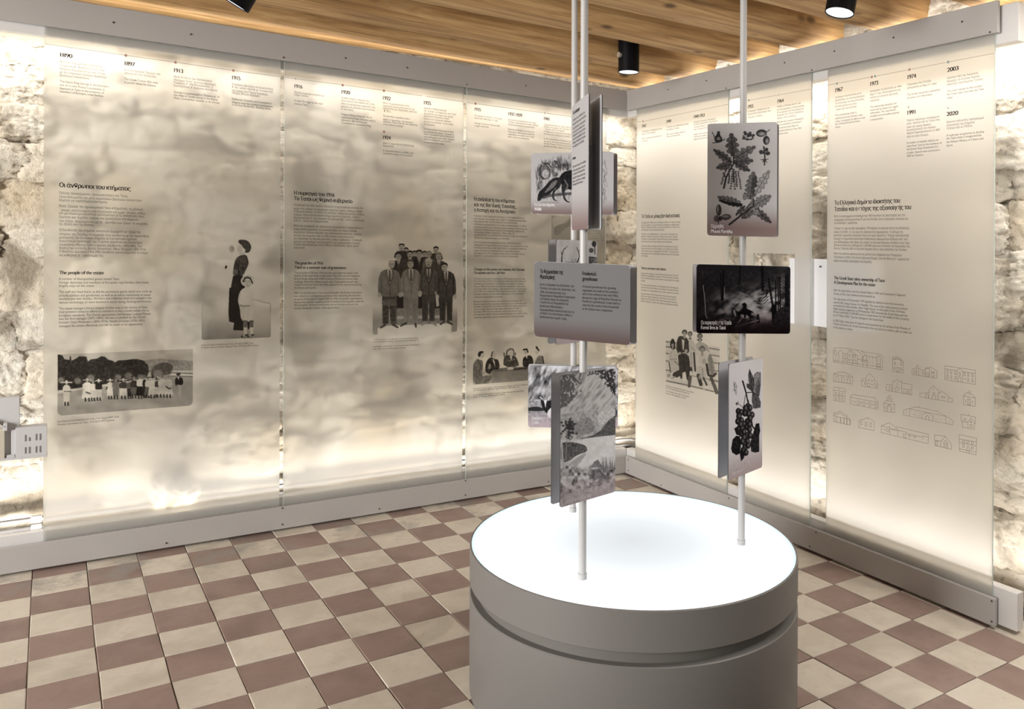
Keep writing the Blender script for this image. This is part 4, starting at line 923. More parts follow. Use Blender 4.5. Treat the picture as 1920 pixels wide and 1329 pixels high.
L((618, 1032), (620, 955), (710, 918), (805, 990), (805, 1070)); L((620, 960), (715, 975)); L((715, 955), (715, 1050)); L((618, 1032), (1150, 1157), (1152, 1050), (790, 965)); L((715, 985), (805, 1000)); L((805, 1005), (905, 1028), (905, 1045), (1085, 1085), (1090, 1070), (1150, 1082)); win(680, 990, 24, 30); L((645, 985), (645, 1005)); L((662, 988), (662, 1008)); win(872, 1045, 22, 45); win(930, 1060, 24, 16); win(985, 1070, 24, 18); L((1095, 1095), (1095, 1110)); L((725, 995), (805, 1012))
L((1220, 1120), (1222, 1058), (1345, 1075), (1415, 1165), (1412, 1222), (1230, 1180), (1228, 1120)); L((1220, 1120), (1295, 1130), (1345, 1075)); L((1295, 1130), (1290, 1195)); L((1325, 1200), (1328, 1140), (1348, 1120), (1372, 1150), (1370, 1210)); win(1240, 1128, 20, 52); L((1340, 1205), (1340, 1160), (1358, 1150), (1358, 1208))
L((1505, 1240), (1502, 1055), (1700, 1095), (1692, 1285), (1505, 1240)); L((1502, 1105), (1698, 1140)); L((1505, 1145), (1695, 1182)); L((1505, 1215), (1692, 1255)); [win(x, y + (x - 1540) * .19, 20, 30) for x, y in ((1540, 1112), (1588, 1112), (1640, 1112), (1540, 1165), (1640, 1172))]; L((1588, 1255), (1590, 1195), (1602, 1180), (1615, 1198), (1615, 1262))
ribbons(PR, [Z(d_) for d_ in D], .85, OFF, 'building_drawings', P6, M['line'])

# lettering on the hanging boards ------------------------------------
e_, pl, *_ = BOARDS['greenhouse']
h = Lettering(pl, .0012)
h.line(1012.8, 511.9, 1056.5, 10.5, 'Το θερμοκήπιο της', True); h.line(1012.8, 522, 1041, 10.5, 'Φρειδερίκης', True)
h.line(1092.3, 515.7, 1118.5, 10.5, 'Frederica\'s', True); h.line(1092.3, 525.5, 1120.7, 10.5, 'greenhouse', True)
h.build('heading', e_, M['ink'])
t = Lettering(pl, .0012)
t.block(1012.6, 6.2, (534.9, 541.9, 549, 555.3, 561.7, 568.1, 575.2, 582.2, 588.6, 595.6), (1076.3, 1078.3, 1061, 1078.9, 1067.4, 1066, 1055.9, 1077, 1073, 1063.5), ('Κατά τη διάρκεια της βασιλείας του', 'Παύλου, στα μέσα της δεκαετίας του', '1950, κατασκευάστηκε ένα', 'θερμαινόμενο θερμοκήπιο λαχανικών', 'στο βόρειο άκρο του οπωρώνα.', 'Γνωστό και ως θερμοκήπιο της', 'βασίλισσας Φρειδερίκης,', 'δημιουργήθηκε αποκλειστικά για τις', 'ανάγκες των ανακτόρων, καθώς η', 'βασίλισσα ήταν χορτοφάγος.'))
t.block(1092, 6.2, (538.7, 545.8, 552.5, 559.6, 566.2, 573.3, 580.3), (1155, 1159.5, 1159.5, 1164.6, 1162.7, 1160.7, 1149.2), ('A heated greenhouse for growing', 'vegetables was built at the southern', 'end of the orchard in the mid-1950s,', 'during the reign of King Paul. Known as', 'Frederica\'s greenhouse, it was built to', 'cater for the needs of the household,', 'as the Queen was a vegetarian.'))
t.build('body_text', e_, M['ink'])
e_, pl, *_ = BOARDS['text']
t = Lettering(pl, .0012)
t.line(1074.5, 216, 1087.5, 9, 'Τα άλογα', True); t.line(1074.5, 300, 1080, 8, 'Horses', True)
t.block(1074.3, 6, (228.5, 235.9, 243.7, 250.7, 257.4, 264, 270.7, 277.5), (1097, 1099, 1098, 1096.5, 1098, 1097.5, 1098, 1096), ('Τα άλογα στους στάβλους του', 'κτήματος είχαν σημαντικό ρόλο', 'στις μετακινήσεις, στις εργασίες', 'και στη ζωή των ανθρώπων που', 'κατοικούσαν στο κτήμα. Κάποια', 'από αυτά αποκτήθηκαν για τις', 'ιππικές επιδείξεις και για', 'τις εκδρομές στο δάσος.'))
t.block(1074.3, 6, (315, 322.4, 328.7, 336, 342.4, 348.3), (1099, 1098, 1097, 1097.5, 1097.5, 1093.7), ('The horses kept in the stables', 'of the estate played a key role', 'in transport, farming and the', 'daily life of those who lived', 'there, as well as in outings', 'through the forest.'))
t.build('body_text', e_, M['ink'])
for key, lines in (('wildlife', ((1001.9, 386.4, 1040.8, 8.4, 'Τα ζώα του κτήματος'), (1001.9, 394.5, 1015.8, 8.4, 'Wildlife'))),
                   ('oak', ((1333.2, 427.3, 1357, 10, 'Πάρνηθα'), (1333.2, 436.3, 1373.8, 9.6, 'Mount Parnitha'))),
                   ('fires', ((1314, 608, 1371.3, 10.5, 'Οι πυρκαγιές στο Τατόι'), (1314, 617, 1360.2, 10.5, 'Forest fires in Tatoi'))),
                   ('lake', ((1058.7, 934, 1109.3, 11.5, 'Η τεχνητή λίμνη Κιθάρα'), (1058.7, 944.6, 1108, 11.5, 'Kithara: an artificial lake'))),
                   ('grapes', ((1371.6, 880.9, 1405.8, 8.6, 'Ο αμπελώνας του Τατοΐου'), (1371.6, 891, 1393, 8.6, 'Tatoi vineyard'))),
                   ('cattle', ((997.4, 786.6, 1016.7, 9, 'Βοοειδή'), (997.4, 794.2, 1010.8, 9, 'Cattle')))):
    e_, pl, *_ = BOARDS[key]
    t = Lettering(pl, .0012)
    for a_, b_, c_, s_, x_ in lines: t.line(a_, b_, c_, s_, x_, True)
    t.build('caption', e_, M['white_ink'])
bpy.data.objects.remove(_fo)

# ------------------------------------------------------------------ printed pictures (fine grids of ink density on the flat print)
class Canvas:
    """samples a rectangle of a plane; shapes are given in the coordinates of an enlarged image crop (x0, y0, scale)"""
    def __init__(s, pl, a0, a1, z0, z1, view, px=1.35, val=0.):
        s.pl, s.a0, s.a1, s.z0, s.z1 = pl, a0, a1, z0, z1
        d = pl.depth((a0 + a1) / 2, (z0 + z1) / 2)
        (u0, v0), (u1, v1) = project(pl.pt(a0, (z0 + z1) / 2)), project(pl.pt(a1, (z0 + z1) / 2))
        wpx = math.hypot(u1 - u0, v1 - v0); hpx = (z1 - z0) * FPX / d
        s.nx, s.nz = max(8, int(wpx * px)), max(8, int(hpx * px))
        a = np.linspace(a0, a1, 2 * s.nx); z = np.linspace(z1, z0, 2 * s.nz)
        A, Zz = np.meshgrid(a, z); s.A, s.Z = A, Zz
        U, V = project(pl.pt(A, Zz))
        s.X = (U - view[0]) / view[2]; s.Y = (V - view[1]) / view[2]
        s.D = np.full(A.shape, float(val))
        s.T = (A - a0) / (a1 - a0); s.S = (z1 - Zz) / (z1 - z0)
        s.P = np.stack([s.X, s.Y, np.zeros_like(s.X)], -1)
    def sel(s, x0, x1, y0, y1):
        r = np.where(((s.X > x0) & (s.X < x1) & (s.Y > y0) & (s.Y < y1)).any(1))[0]
        c = np.where(((s.X > x0) & (s.X < x1) & (s.Y > y0) & (s.Y < y1)).any(0))[0]
        if len(r) == 0 or len(c) == 0: return None
        return slice(r[0], r[-1] + 1), slice(c[0], c[-1] + 1)
    def put(s, w, k, val, tex=0, tsc=10., seed=0):
        v = val
        if tex:
            q = s.P[w] / tsc; v = val + tex * (fbm(q, seed, 3) - .5) * 2
        s.D[w] = s.D[w] * (1 - k) + v * k
    def poly(s, pts, val, a=1., tex=0, tsc=10., seed=0, smooth=0):
        p = np.array(pts, float)
        for _ in range(smooth):
            q = np.roll(p, -1, 0); p = np.stack([.75 * p + .25 * q, .25 * p + .75 * q], 1).reshape(-1, 2); p = p.mean(0) + (p - p.mean(0)) * 1.045
        w = s.sel(p[:, 0].min(), p[:, 0].max(), p[:, 1].min(), p[:, 1].max())
        if w is None: return
        X, Y = s.X[w], s.Y[w]; ins = np.zeros(X.shape, bool)
        for (xa, ya), (xb, yb) in zip(p, np.roll(p, -1, 0)):
            if ya == yb: continue
            c = ((ya > Y) != (yb > Y)) & (X < (xb - xa) * (Y - ya) / (yb - ya) + xa)
            ins ^= c
        s.put(w, ins * a, val, tex, tsc, seed)
    def ell(s, x, y, rx, ry, val, rot=0., a=1., soft=0., tex=0, tsc=10., seed=0):
        m_ = max(rx, ry) * (1 + soft) + 1
        w = s.sel(x - m_, x + m_, y - m_, y + m_)
        if w is None: return
        X, Y = s.X[w] - x, s.Y[w] - y; c, n = math.cos(rot), math.sin(rot)
        r = np.sqrt(((X * c + Y * n) / rx) ** 2 + ((-X * n + Y * c) / ry) ** 2)
        k = (r < 1).astype(float) if soft <= 0 else np.clip((1 + soft - r) / (2 * soft), 0, 1)
        s.put(w, k * a, val, tex, tsc, seed)
    def line(s, pts, wd, val, a=1., tex=0, tsc=10., seed=0, w2=None):
        p = np.array(pts, float); m_ = max(wd, w2 or 0)
        w = s.sel(p[:, 0].min() - m_, p[:, 0].max() + m_, p[:, 1].min() - m_, p[:, 1].max() + m_)
        if w is None: return
        X, Y = s.X[w], s.Y[w]; k = np.zeros(X.shape); n = len(p) - 1
        for i in range(n):
            d = p[i + 1] - p[i]; L2 = d @ d + 1e-9
            t = np.clip(((X - p[i, 0]) * d[0] + (Y - p[i, 1]) * d[1]) / L2, 0, 1)
            r = np.hypot(X - p[i, 0] - t * d[0], Y - p[i, 1] - t * d[1])
            hw = wd / 2 if w2 is None else (wd + (w2 - wd) * (i + t) / n) / 2
            k = np.maximum(k, np.clip(hw - r + .5, 0, 1) if m_ > 2 else (r < hw))
        s.put(w, k * a, val, tex, tsc, seed)
    def noise(s, sx, sy, amp, seed=0, octv=4, rot=0.):
        c, n = math.cos(rot), math.sin(rot)
        q = np.stack([(s.X * c + s.Y * n) / sx, (-s.X * n + s.Y * c) / sy, 0 * s.X], -1)
        s.D = s.D + amp * 2 * (fbm(q, seed, octv) - .5)
    def down(s):
        D = np.clip(s.D, 0, 1)
        return (D[0::2, 0::2] + D[1::2, 0::2] + D[0::2, 1::2] + D[1::2, 1::2]) / 4
    def build(s, name, parent, mat, colour=None, off=.0006, keep=None, label=None, gm=1.9):
        G = 1 - (1 - s.down()) ** gm; nz, nx = G.shape          # tones are drawn as seen; ink coverage follows the eye's response
        A = np.linspace(s.a0, s.a1, nx); Zz = np.linspace(s.z1, s.z0, nz); A, Zz = np.meshgrid(A, Zz)
        V = s.pl.pt(A, Zz, off).reshape(-1, 3)
        i = np.arange(nx * nz).reshape(nz, nx)
        Q = np.stack([i[:-1, :-1], i[1:, :-1], i[1:, 1:], i[:-1, 1:]], -1).reshape(-1, 4)
        if keep is not None:
            ok = keep(A, Zz).reshape(-1); Q = Q[ok[Q].all(1)]
        elif colour is None:
            ok = (G > .012).reshape(-1); Q = Q[ok[Q].any(1)]
        org = np.array(parent['_org']); W = shear(V) - shear(org)
        me = bpy.data.meshes.new(name)
        me.vertices.add(len(W)); me.vertices.foreach_set('co', W.astype(np.float32).ravel())
        me.loops.add(Q.size); me.loops.foreach_set('vertex_index', Q.ravel().astype(np.int32))
        me.polygons.add(len(Q)); me.polygons.foreach_set('loop_start', np.arange(0, Q.size, 4, dtype=np.int32))
        me.materials.append(mat)
        me.update(calc_edges=True)
        at_ = me.color_attributes.new('ink', 'FLOAT_COLOR', 'POINT')
        if colour is None: C = np.repeat(G.reshape(-1, 1), 4, 1)
        else: C = np.concatenate([colour(G, A, Zz).reshape(-1, 3), np.ones((nx * nz, 1))], 1)
        at_.data.foreach_set('color', C.astype(np.float32).ravel())
        o = bpy.data.objects.new(name, me); o.parent = parent
        COL.objects.link(o)
        if label: o['label'] = label
        return o
def glass_canvas(pl, tl, br_u, bl_v, view, px=1.35):
    """tl = top-left pixel of the printed area, br_u its right edge, bl_v its lower left edge"""
    a0, z1 = pl.px2(*tl); _, z0 = pl.px2(tl[0], bl_v); a1 = pl.at_u(br_u, (z0 + z1) / 2)
    return Canvas(pl, a0, a1, z0, z1, view, px)
def round_mask(c, r_, top=True):
    """density falls to nothing outside the rounded corners of the picture"""
    xs = np.minimum(c.A - c.a0, c.a1 - c.A); zb = c.Z - c.z0; zt = c.z1 - c.Z
    q = np.ones_like(c.A)
    for zz in ((zb, zt) if top else (zb,)):
        cor = (xs < r_) & (zz < r_) & (np.hypot(r_ - xs, r_ - zz) > r_); q[cor] = 0
    c.D = c.D * q

# --- panel 1: woman and child
c = glass_canvas(PL, (378.3, 446), 508, 637, (360, 430, .1731))
bg = np.clip((c.Y - 800) / 420, 0, 1); edge = (c.X > 104)
c.D = bg ** 1.4 * .42 * (.75 + .5 * fbm(c.P / 90., 4, 4)); round_mask(c, .012, False)
c.line([(106, 810), (106, 1150)], 8, .30, .6); c.line([(700, 765), (780, 790), (848, 800), (848, 900)], 12, .35, .5)
c.ell(1000 - 800, 830, 90, 60, .18, a=.6, soft=.8)
c.poly([(505, 122), (555, 116), (600, 128), (630, 165), (637, 205), (618, 243), (585, 252), (568, 236), (580, 215), (560, 205), (548, 185), (530, 165), (510, 150)], .74, smooth=2, tex=.10, tsc=14)
c.ell(522, 215, 26, 42, .16, a=.8, soft=.5); c.line([(497, 190), (490, 210), (500, 222), (498, 240)], 5, .3, .6); c.poly([(515, 250), (570, 240), (575, 275), (515, 285)], .12)
c.ell(432, 212, 29, 38, .30, soft=.25, a=.8); c.ell(440, 205, 14, 20, .42, soft=.5, a=.6)
c.poly([(500, 292), (585, 274), (605, 330), (612, 372), (585, 430), (552, 500), (445, 500), (452, 425), (462, 350)], .73, smooth=1, tex=.16, tsc=22)
c.line([(470, 345), (500, 420), (520, 500)], 10, .86, .7); c.line([(590, 300), (600, 370), (560, 450)], 9, .84, .6)
c.ell(472, 460, 28, 30, .58, a=.9); c.line([(500, 440), (500, 500)], 6, .9)
c.poly([(445, 500), (552, 500), (545, 540), (562, 590), (575, 628), (530, 670), (500, 760), (520, 830), (530, 965), (556, 980), (556, 1095), (445, 1090), (455, 1010), (402, 998), (394, 900), (404, 632), (420, 630)], .93, tex=.06, tsc=25)
c.poly([(440, 560), (520, 560), (500, 700), (430, 720)], .80, a=.5, smooth=2)
c.ell(369, 409, 11, 20, .95, rot=.3)
c.ell(602, 560, 74, 62, .05); c.line([(545, 575), (540, 540), (575, 512), (620, 500), (660, 525)], 7, .28)
c.line([(556, 565), (572, 530), (600, 520), (628, 528), (652, 580)], 17, .82); c.ell(603, 582, 40, 48, .12)
c.line([(572, 562), (588, 562)], 7, .55); c.line([(610, 562), (628, 562)], 7, .55); c.line([(595, 610), (612, 610)], 6, .5); c.line([(602, 575), (600, 592)], 5, .35)
c.poly([(555, 640), (640, 632), (675, 690), (680, 800), (660, 985), (600, 1000), (532, 975), (520, 840), (498, 780), (515, 690)], .03, tex=.04, tsc=40, smooth=1)
c.line([(525, 690), (500, 780), (525, 830)], 6, .25); c.line([(525, 822), (560, 830), (620, 826)], 17, .34); c.line([(640, 755), (720, 765)], 6, .22, .7); c.line([(560, 845), (560, 970)], 5, .14); c.line([(610, 850), (600, 990)], 5, .16)
c.poly([(598, 1000), (624, 995), (622, 1080), (602, 1078)], .92)
for x in (556, 622):
    c.poly([(x, 982), (x + 44, 985), (x + 40, 1062), (x + 4, 1060)], .55, tex=.12, tsc=15); c.poly([(x + 2, 1060), (x + 40, 1060), (x + 36, 1132), (x + 6, 1130)], .06)
    c.line([(x - 22, 1158), (x + 15, 1150), (x + 45, 1140)], 15, .8); c.line([(x - 20, 1172), (x + 30, 1172)], 10, .6); c.ell(x + 8, 1150, 12, 8, .15)
c.build('photograph', P1, M['ink_print'])

# --- panel 1: people on the lawn
c = glass_canvas(PL, (107.8, 664.5), 361.5, 779.5, (95, 650, .1458))
c.D[:] = .16; c.noise(300, 80, .05, 2)
c.poly([(1200, 175), (1400, 150), (1650, 175), (1830, 180), (1830, 300), (1200, 330)], .34, tex=.14, tsc=22, seed=3)
c.poly([(88, 600), (560, 520), (900, 470), (1560, 385), (1830, 388), (1830, 1000), (88, 1000)], .29, tex=.05, tsc=60, seed=8)
c.poly([(88, 560), (560, 510), (760, 480), (760, 500), (400, 548), (88, 605)], .10)
c.poly([(92, 98), (150, 110), (180, 160), (242, 170), (248, 120), (262, 122), (268, 180), (330, 150), (370, 122), (462, 128), (480, 190), (520, 160), (590, 155), (650, 122), (700, 130), (740, 165), (800, 182), (830, 202), (870, 175), (960, 172), (1060, 158), (1120, 160), (1200, 180), (1250, 235), (1265, 320), (1230, 400), (1000, 440), (700, 480), (350, 532), (92, 562)], .82, tex=.14, tsc=26, seed=5)
c.poly([(1290, 330), (1330, 240), (1440, 205), (1540, 215), (1575, 280), (1540, 360), (1300, 380)], .62, tex=.18, tsc=16, seed=6, smooth=1)
c.ell(1380, 340, 60, 42, .42, tex=.12, tsc=10); c.poly([(1560, 305), (1830, 320), (1830, 372), (1540, 360)], .08)
c.line([(1560, 332), (1830, 345)], 16, .55, .9, tex=.35, tsc=9); c.line([(1500, 378), (1830, 384)], 10, .62)
for x, y, w_ in ((135, 430, 42), (350, 440, 45), (870, 390, 40), (1000, 375, 48), (520, 400, 45), (1155, 385, 35), (1200, 385, 28)): c.ell(x, y, w_, w_ * .9, .48, tex=.18, tsc=9, soft=.3)
def fig(x, y0_, y1_, w_, top, bot, hat=None, hw=1.3, skirt=1.0, split=.5):
    hh = y1_ - y0_; ym = y0_ + hh * split
    c.poly([(x - w_ * .5, y0_ + hh * .17), (x + w_ * .5, y0_ + hh * .17), (x + w_ * .58, ym), (x - w_ * .58, ym)], top, smooth=1, tex=.08, tsc=14)
    c.poly([(x - w_ * .5, ym - 6), (x + w_ * .5, ym - 6), (x + w_ * .55 * skirt, y1_ - hh * .12), (x - w_ * .55 * skirt, y1_ - hh * .12)], bot, tex=.06, tsc=14)
    c.ell(x, y0_ + hh * .09, hh * .05, hh * .075, .30); c.line([(x, y0_ + hh * .02), (x, y0_ + hh * .05)], hh * .1, .55 if hat is None else hat)
    if hat is not None: c.line([(x - w_ * .5 * hw, y0_ + hh * .06), (x + w_ * .5 * hw, y0_ + hh * .055)], hh * .04, hat)
    for s_ in (-1, 1): c.line([(x + s_ * w_ * .22, y1_ - hh * .14), (x + s_ * w_ * .22, y1_ - 4)], 17, .86); c.line([(x + s_ * w_ * .22 - 4, y1_ - 4), (x + s_ * w_ * .22 + 14, y1_ - 2)], 9, .8)
for a_ in ((205, 440, 755, 85, .06, .08, .04, 1.6, .8), (470, 410, 700, 105, .04, .04, .2, 1., 1.25), (545, 430, 695, 75, .05, .10, .4, 1., .9), (618, 420, 690, 80, .84, .12, .03, .8, .9), (765, 415, 672, 75, .05, .05, .05, 1., 1.), (838, 400, 672, 85, .52, .55, None, 1., .7), (935, 410, 670, 95, .75, .05, .10, 1., .9), (1015, 420, 665, 70, .60, .82, None, 1., .7), (1072, 390, 658, 85, .80, .62, .45, 1., .7), (1150, 365, 665, 80, .05, .93, None, 1., 1.3), (1205, 375, 655, 45, .85, .85, None, 1., .9), (1248, 390, 655, 62, .12, .60, None, 1., 1.3), (1310, 375, 660, 90, .10, .08, .85, 1., 1.2), (1362, 400, 650, 45, .75, .10, .7, 1., 1.), (1435, 370, 650, 95, .07, .07, .5, .8, 1.), (1515, 370, 655, 90, .06, .07, .4, .8, 1.15)): fig(*a_)
c.line([(1485, 510), (1520, 540), (1545, 530)], 16, .75); c.line([(460, 585), (505, 600)], 22, .6); c.line([(715, 545), (728, 520)], 18, .75); c.line([(175, 575), (265, 572)], 12, .6)
c.poly([(1605, 395), (1690, 392), (1705, 470), (1680, 495), (1625, 480), (1610, 515), (1598, 450)], .92, smooth=1); c.poly([(1625, 490), (1680, 495), (1672, 640), (1632, 640)], .22); c.line([(1630, 490), (1634, 650)], 5, .5); c.poly([(1628, 385), (1652, 385), (1645, 430)], .1)
c.ell(1640, 355, 22, 22, .75); c.line([(1612, 352), (1668, 350)], 10, .88); c.line([(1065, 812), (1130, 780)], 8, .5, .5)
round_mask(c, .022, False); c.build('photograph', P1, M['ink_print'])

# --- panel 2: men in suits on the steps
c = glass_canvas(PL, (699, 455), 857.5, 627.5, (690, 440, .1731))
c.D[:] = np.clip((c.Y - 780) / 150, 0, 1) * .33; round_mask(c, .014, False)
c.poly([(105, 1010), (160, 985), (905, 960), (905, 1060), (105, 1090)], .0); c.poly([(300, 800), (800, 785), (800, 870), (300, 880)], .40, tex=.10, tsc=20); c.poly([(290, 885), (800, 870), (800, 900), (290, 915)], .16); c.poly([(290, 915), (800, 900), (790, 960), (290, 975)], .42, tex=.1, tsc=20)
def head(x, y, r_, hair=.75, tone=.22, hat=False, must=False):
    c.ell(x, y, r_ * .74, r_, tone, tex=.06, tsc=8); c.poly([(x - r_ * .80, y - r_ * .1), (x - r_ * .75, y - r_ * .8), (x - r_ * .2, y - r_ * 1.12), (x + r_ * .45, y - r_ * 1.08), (x + r_ * .82, y - r_ * .6), (x + r_ * .78, y - r_ * .05), (x + r_ * .55, y - r_ * .45), (x, y - r_ * .62), (x - r_ * .55, y - r_ * .42)], hair)
    for s_ in (-1, 1): c.line([(x + s_ * r_ * .32 - r_ * .14, y - r_ * .08), (x + s_ * r_ * .32 + r_ * .14, y - r_ * .08)], r_ * .15, .72)
    c.line([(x, y), (x - r_ * .06, y + r_ * .28)], r_ * .10, .42); c.line([(x - r_ * .25, y + r_ * .5), (x + r_ * .25, y + r_ * .5)], r_ * (.22 if must else .10), .7 if must else .55)
    c.line([(x - r_ * .72, y), (x - r_ * .6, y + r_ * .6), (x - r_ * .1, y + r_ * .98)], r_ * .14, .45, .6)
for x, y, r_ in ((412, 175, 34), (503, 205, 30), (612, 210, 32), (735, 165, 36), (365, 135, 40)): c.poly([(x - r_ * 2.1, y + r_ * 3.2), (x - r_ * 1.7, y + r_ * 1.3), (x, y + r_ * .9), (x + r_ * 1.7, y + r_ * 1.3), (x + r_ * 2.1, y + r_ * 3.2)], .80, smooth=1); head(x, y, r_, .85, .2, must=r_ > 35)
for x, y, r_, tn in ((330, 235, 42, .80), (455, 215, 40, .76), (553, 210, 44, .9), (660, 215, 36, .6), (765, 238, 42, .72)):
    c.poly([(x - r_ * 2.0, y + r_ * 6), (x - r_ * 1.9, y + r_ * 1.7), (x - r_ * .5, y + r_ * 1.0), (x + r_ * .5, y + r_ * 1.0), (x + r_ * 1.9, y + r_ * 1.7), (x + r_ * 1.9, y + r_ * 6)], tn, tex=.08, tsc=14, smooth=1)
    c.poly([(x - r_ * .45, y + r_ * .95), (x + r_ * .45, y + r_ * .95), (x + r_ * .06, y + r_ * 2.6)], .08); c.line([(x, y + r_ * 1.15), (x + 2, y + r_ * 2.6)], r_ * .25, .65); head(x, y, r_, .85 if x < 650 else .45, .22, must=x in (455, 765))
for x0_, x1_ in ((305, 385), (530, 590), (715, 780)): c.poly([(x0_, 500), (x1_, 500), (x1_, 795), (x0_, 798)], .90, tex=.05, tsc=15)
c.poly([(725, 560), (750, 560), (770, 770), (740, 780)], .08)
def suit(x, y0_, sh, wa, yj, yl, tone, leg, vest=.55, shirt=.1):
    c.poly([(x - wa, yj - 40), (x + wa, yj - 40), (x + wa * .9, yl), (x + 10, yl), (x, yj + 60), (x - 10, yl), (x - wa * .95, yl)], leg, tex=.06, tsc=18)
    c.line([(x - wa * .45, yj + 20), (x - wa * .5, yl - 10)], 6, leg + .15, .6); c.line([(x + wa * .45, yj + 20), (x + wa * .5, yl - 10)], 6, leg + .15, .6)
    c.poly([(x - sh, y0_ + 45), (x - sh * .4, y0_), (x + sh * .4, y0_), (x + sh, y0_ + 45), (x + sh * 1.12, y0_ + 250), (x + sh * .82, y0_ + 250), (x + wa * 1.05, yj), (x - wa * 1.05, yj), (x - sh * .82, y0_ + 250), (x - sh * 1.12, y0_ + 250)], tone, tex=.09, tsc=22, smooth=1)
    c.poly([(x - 26, y0_ - 2), (x + 26, y0_ - 2), (x + 4, y0_ + 150)], shirt); c.line([(x, y0_ + 12), (x + 2, y0_ + 120)], 15, .75)
    c.line([(x - 34, y0_), (x - 44, y0_ + 60), (x, y0_ + 165)], 7, min(1, tone + .25)); c.line([(x + 34, y0_), (x + 44, y0_ + 60), (x + 4, y0_ + 165)], 7, min(1, tone + .25)); c.line([(x + 3, y0_ + 165), (x + 6, yj)], 6, min(1, tone + .28))
    for s_ in (-1, 1): c.line([(x + s_ * sh * .80, y0_ + 70), (x + s_ * sh * .84, y0_ + 250)], 7, min(1, tone + .22), .8)
    for s_ in (-1, 1): c.ell(x + s_ * sh * 1.0, y0_ + 272, 19, 26, .16)
suit(235, 380, 112, 82, 665, 965, .46, .66); suit(465, 375, 98, 82, 660, 965, .36, .38); suit(655, 360, 90, 72, 640, 935, .64, .72); suit(845, 400, 95, 72, 668, 930, .72, .76)
for x, y, r_, hr in ((255, 322, 44, .18), (460, 318, 46, .66), (655, 305, 46, .16), (828, 350, 44, .86)): head(x, y, r_, hr, .22, must=x == 655)
c.line([(635, 362), (672, 362)], 14, .85); c.poly([(160, 700), (300, 690), (310, 770), (240, 790), (150, 760)], .55, tex=.14, tsc=16, smooth=1)
for x in (190, 265): c.poly([(x - 32, 770), (x + 28, 770), (x + 22, 965), (x - 22, 968)], .72, tex=.16, tsc=22)
for x, y, dx_ in ((170, 995, -34), (285, 990, 36), (395, 975, -40), (515, 985, 4), (612, 965, -30), (708, 970, 30), (812, 958, -28), (875, 958, 34)): c.line([(x - dx_ * .4, y - 18), (x + dx_, y + 12)], 27, .72 if x not in (612, 708) else .35, w2=18)
c.build('photograph', P2, M['ink_print'])

# --- panel 3: cabinet at a table
c = glass_canvas(PL, (887, 648), 1040, 721, (875, 630, .0903), 1.5)
c.D[:] = np.clip((c.Y - 650) / 120, 0, 1) * .24; round_mask(c, .012, False)
c.poly([(520, 690), (1700, 600), (1700, 940), (520, 990)], .38, tex=.05, tsc=60); c.poly([(560, 680), (850, 650), (1700, 610), (1700, 690), (600, 740)], .50)
c.poly([(850, 648), (965, 640), (975, 690), (850, 705)], .06); c.line([(980, 690), (1240, 665)], 26, .85, tex=.3, tsc=18)
c.poly([(235, 470), (330, 500), (345, 650), (300, 780), (430, 830), (520, 800), (500, 900), (430, 985), (140, 1000), (135, 620), (170, 540)], .50, tex=.16, tsc=40, smooth=1); c.line([(240, 500), (300, 600), (260, 740), (280, 840)], 12, .72); c.line([(190, 640), (230, 860)], 10, .68); c.line([(350, 950), (480, 890)], 16, .75); c.poly([(320, 790), (440, 750), (450, 800), (340, 830)], .06)
c.poly([(235, 400), (245, 340), (300, 312), (360, 325), (335, 350), (340, 400), (290, 420), (260, 438)], .82, smooth=2); c.ell(325, 410, 34, 55, .12); c.poly([(240, 450), (320, 440), (330, 510), (240, 480)], .08)
c.poly([(510, 435), (600, 490), (650, 480), (690, 680), (520, 700), (500, 780), (395, 750), (390, 600), (430, 500)], .80, tex=.14, tsc=30, smooth=1); c.poly([(470, 560), (510, 600), (490, 690), (440, 680)], .35, smooth=1); c.poly([(530, 470), (580, 520), (590, 640)], .08); c.line([(515, 420), (530, 340), (560, 318)], 34, .75, w2=12); c.ell(572, 400, 38, 62, .10); c.line([(560, 465), (610, 470)], 22, .15)
c.poly([(765, 640), (775, 440), (830, 400), (1000, 400), (1060, 520), (1085, 630)], .70, tex=.18, tsc=26, smooth=1); c.line([(775, 350), (780, 420)], 20, .78); c.line([(1015, 345), (1010, 400)], 16, .65); c.line([(825, 400), (840, 310), (900, 268), (960, 280), (985, 380)], 36, .55); c.ell(922, 350, 48, 68, .10); c.poly([(890, 420), (950, 415), (925, 510)], .08); c.line([(870, 520), (1000, 480)], 18, .42)
c.poly([(1165, 640), (1165, 470), (1220, 415), (1330, 400), (1370, 470), (1385, 560), (1330, 640)], .84, tex=.12, tsc=26, smooth=1); c.line([(1180, 285), (1245, 272), (1265, 330)], 34, .85); c.ell(1222, 335, 32, 48, .12); c.poly([(1215, 400), (1265, 400), (1250, 470)], .08)
c.poly([(1410, 600), (1440, 480), (1500, 400), (1580, 420), (1610, 600)], .42, tex=.14, tsc=24, smooth=1); c.line([(1448, 230), (1490, 300)], 40, .85); c.ell(1455, 330, 34, 50, .12); c.line([(1575, 420), (1605, 590)], 18, .8)
c.build('photograph', P3, M['ink_print'])
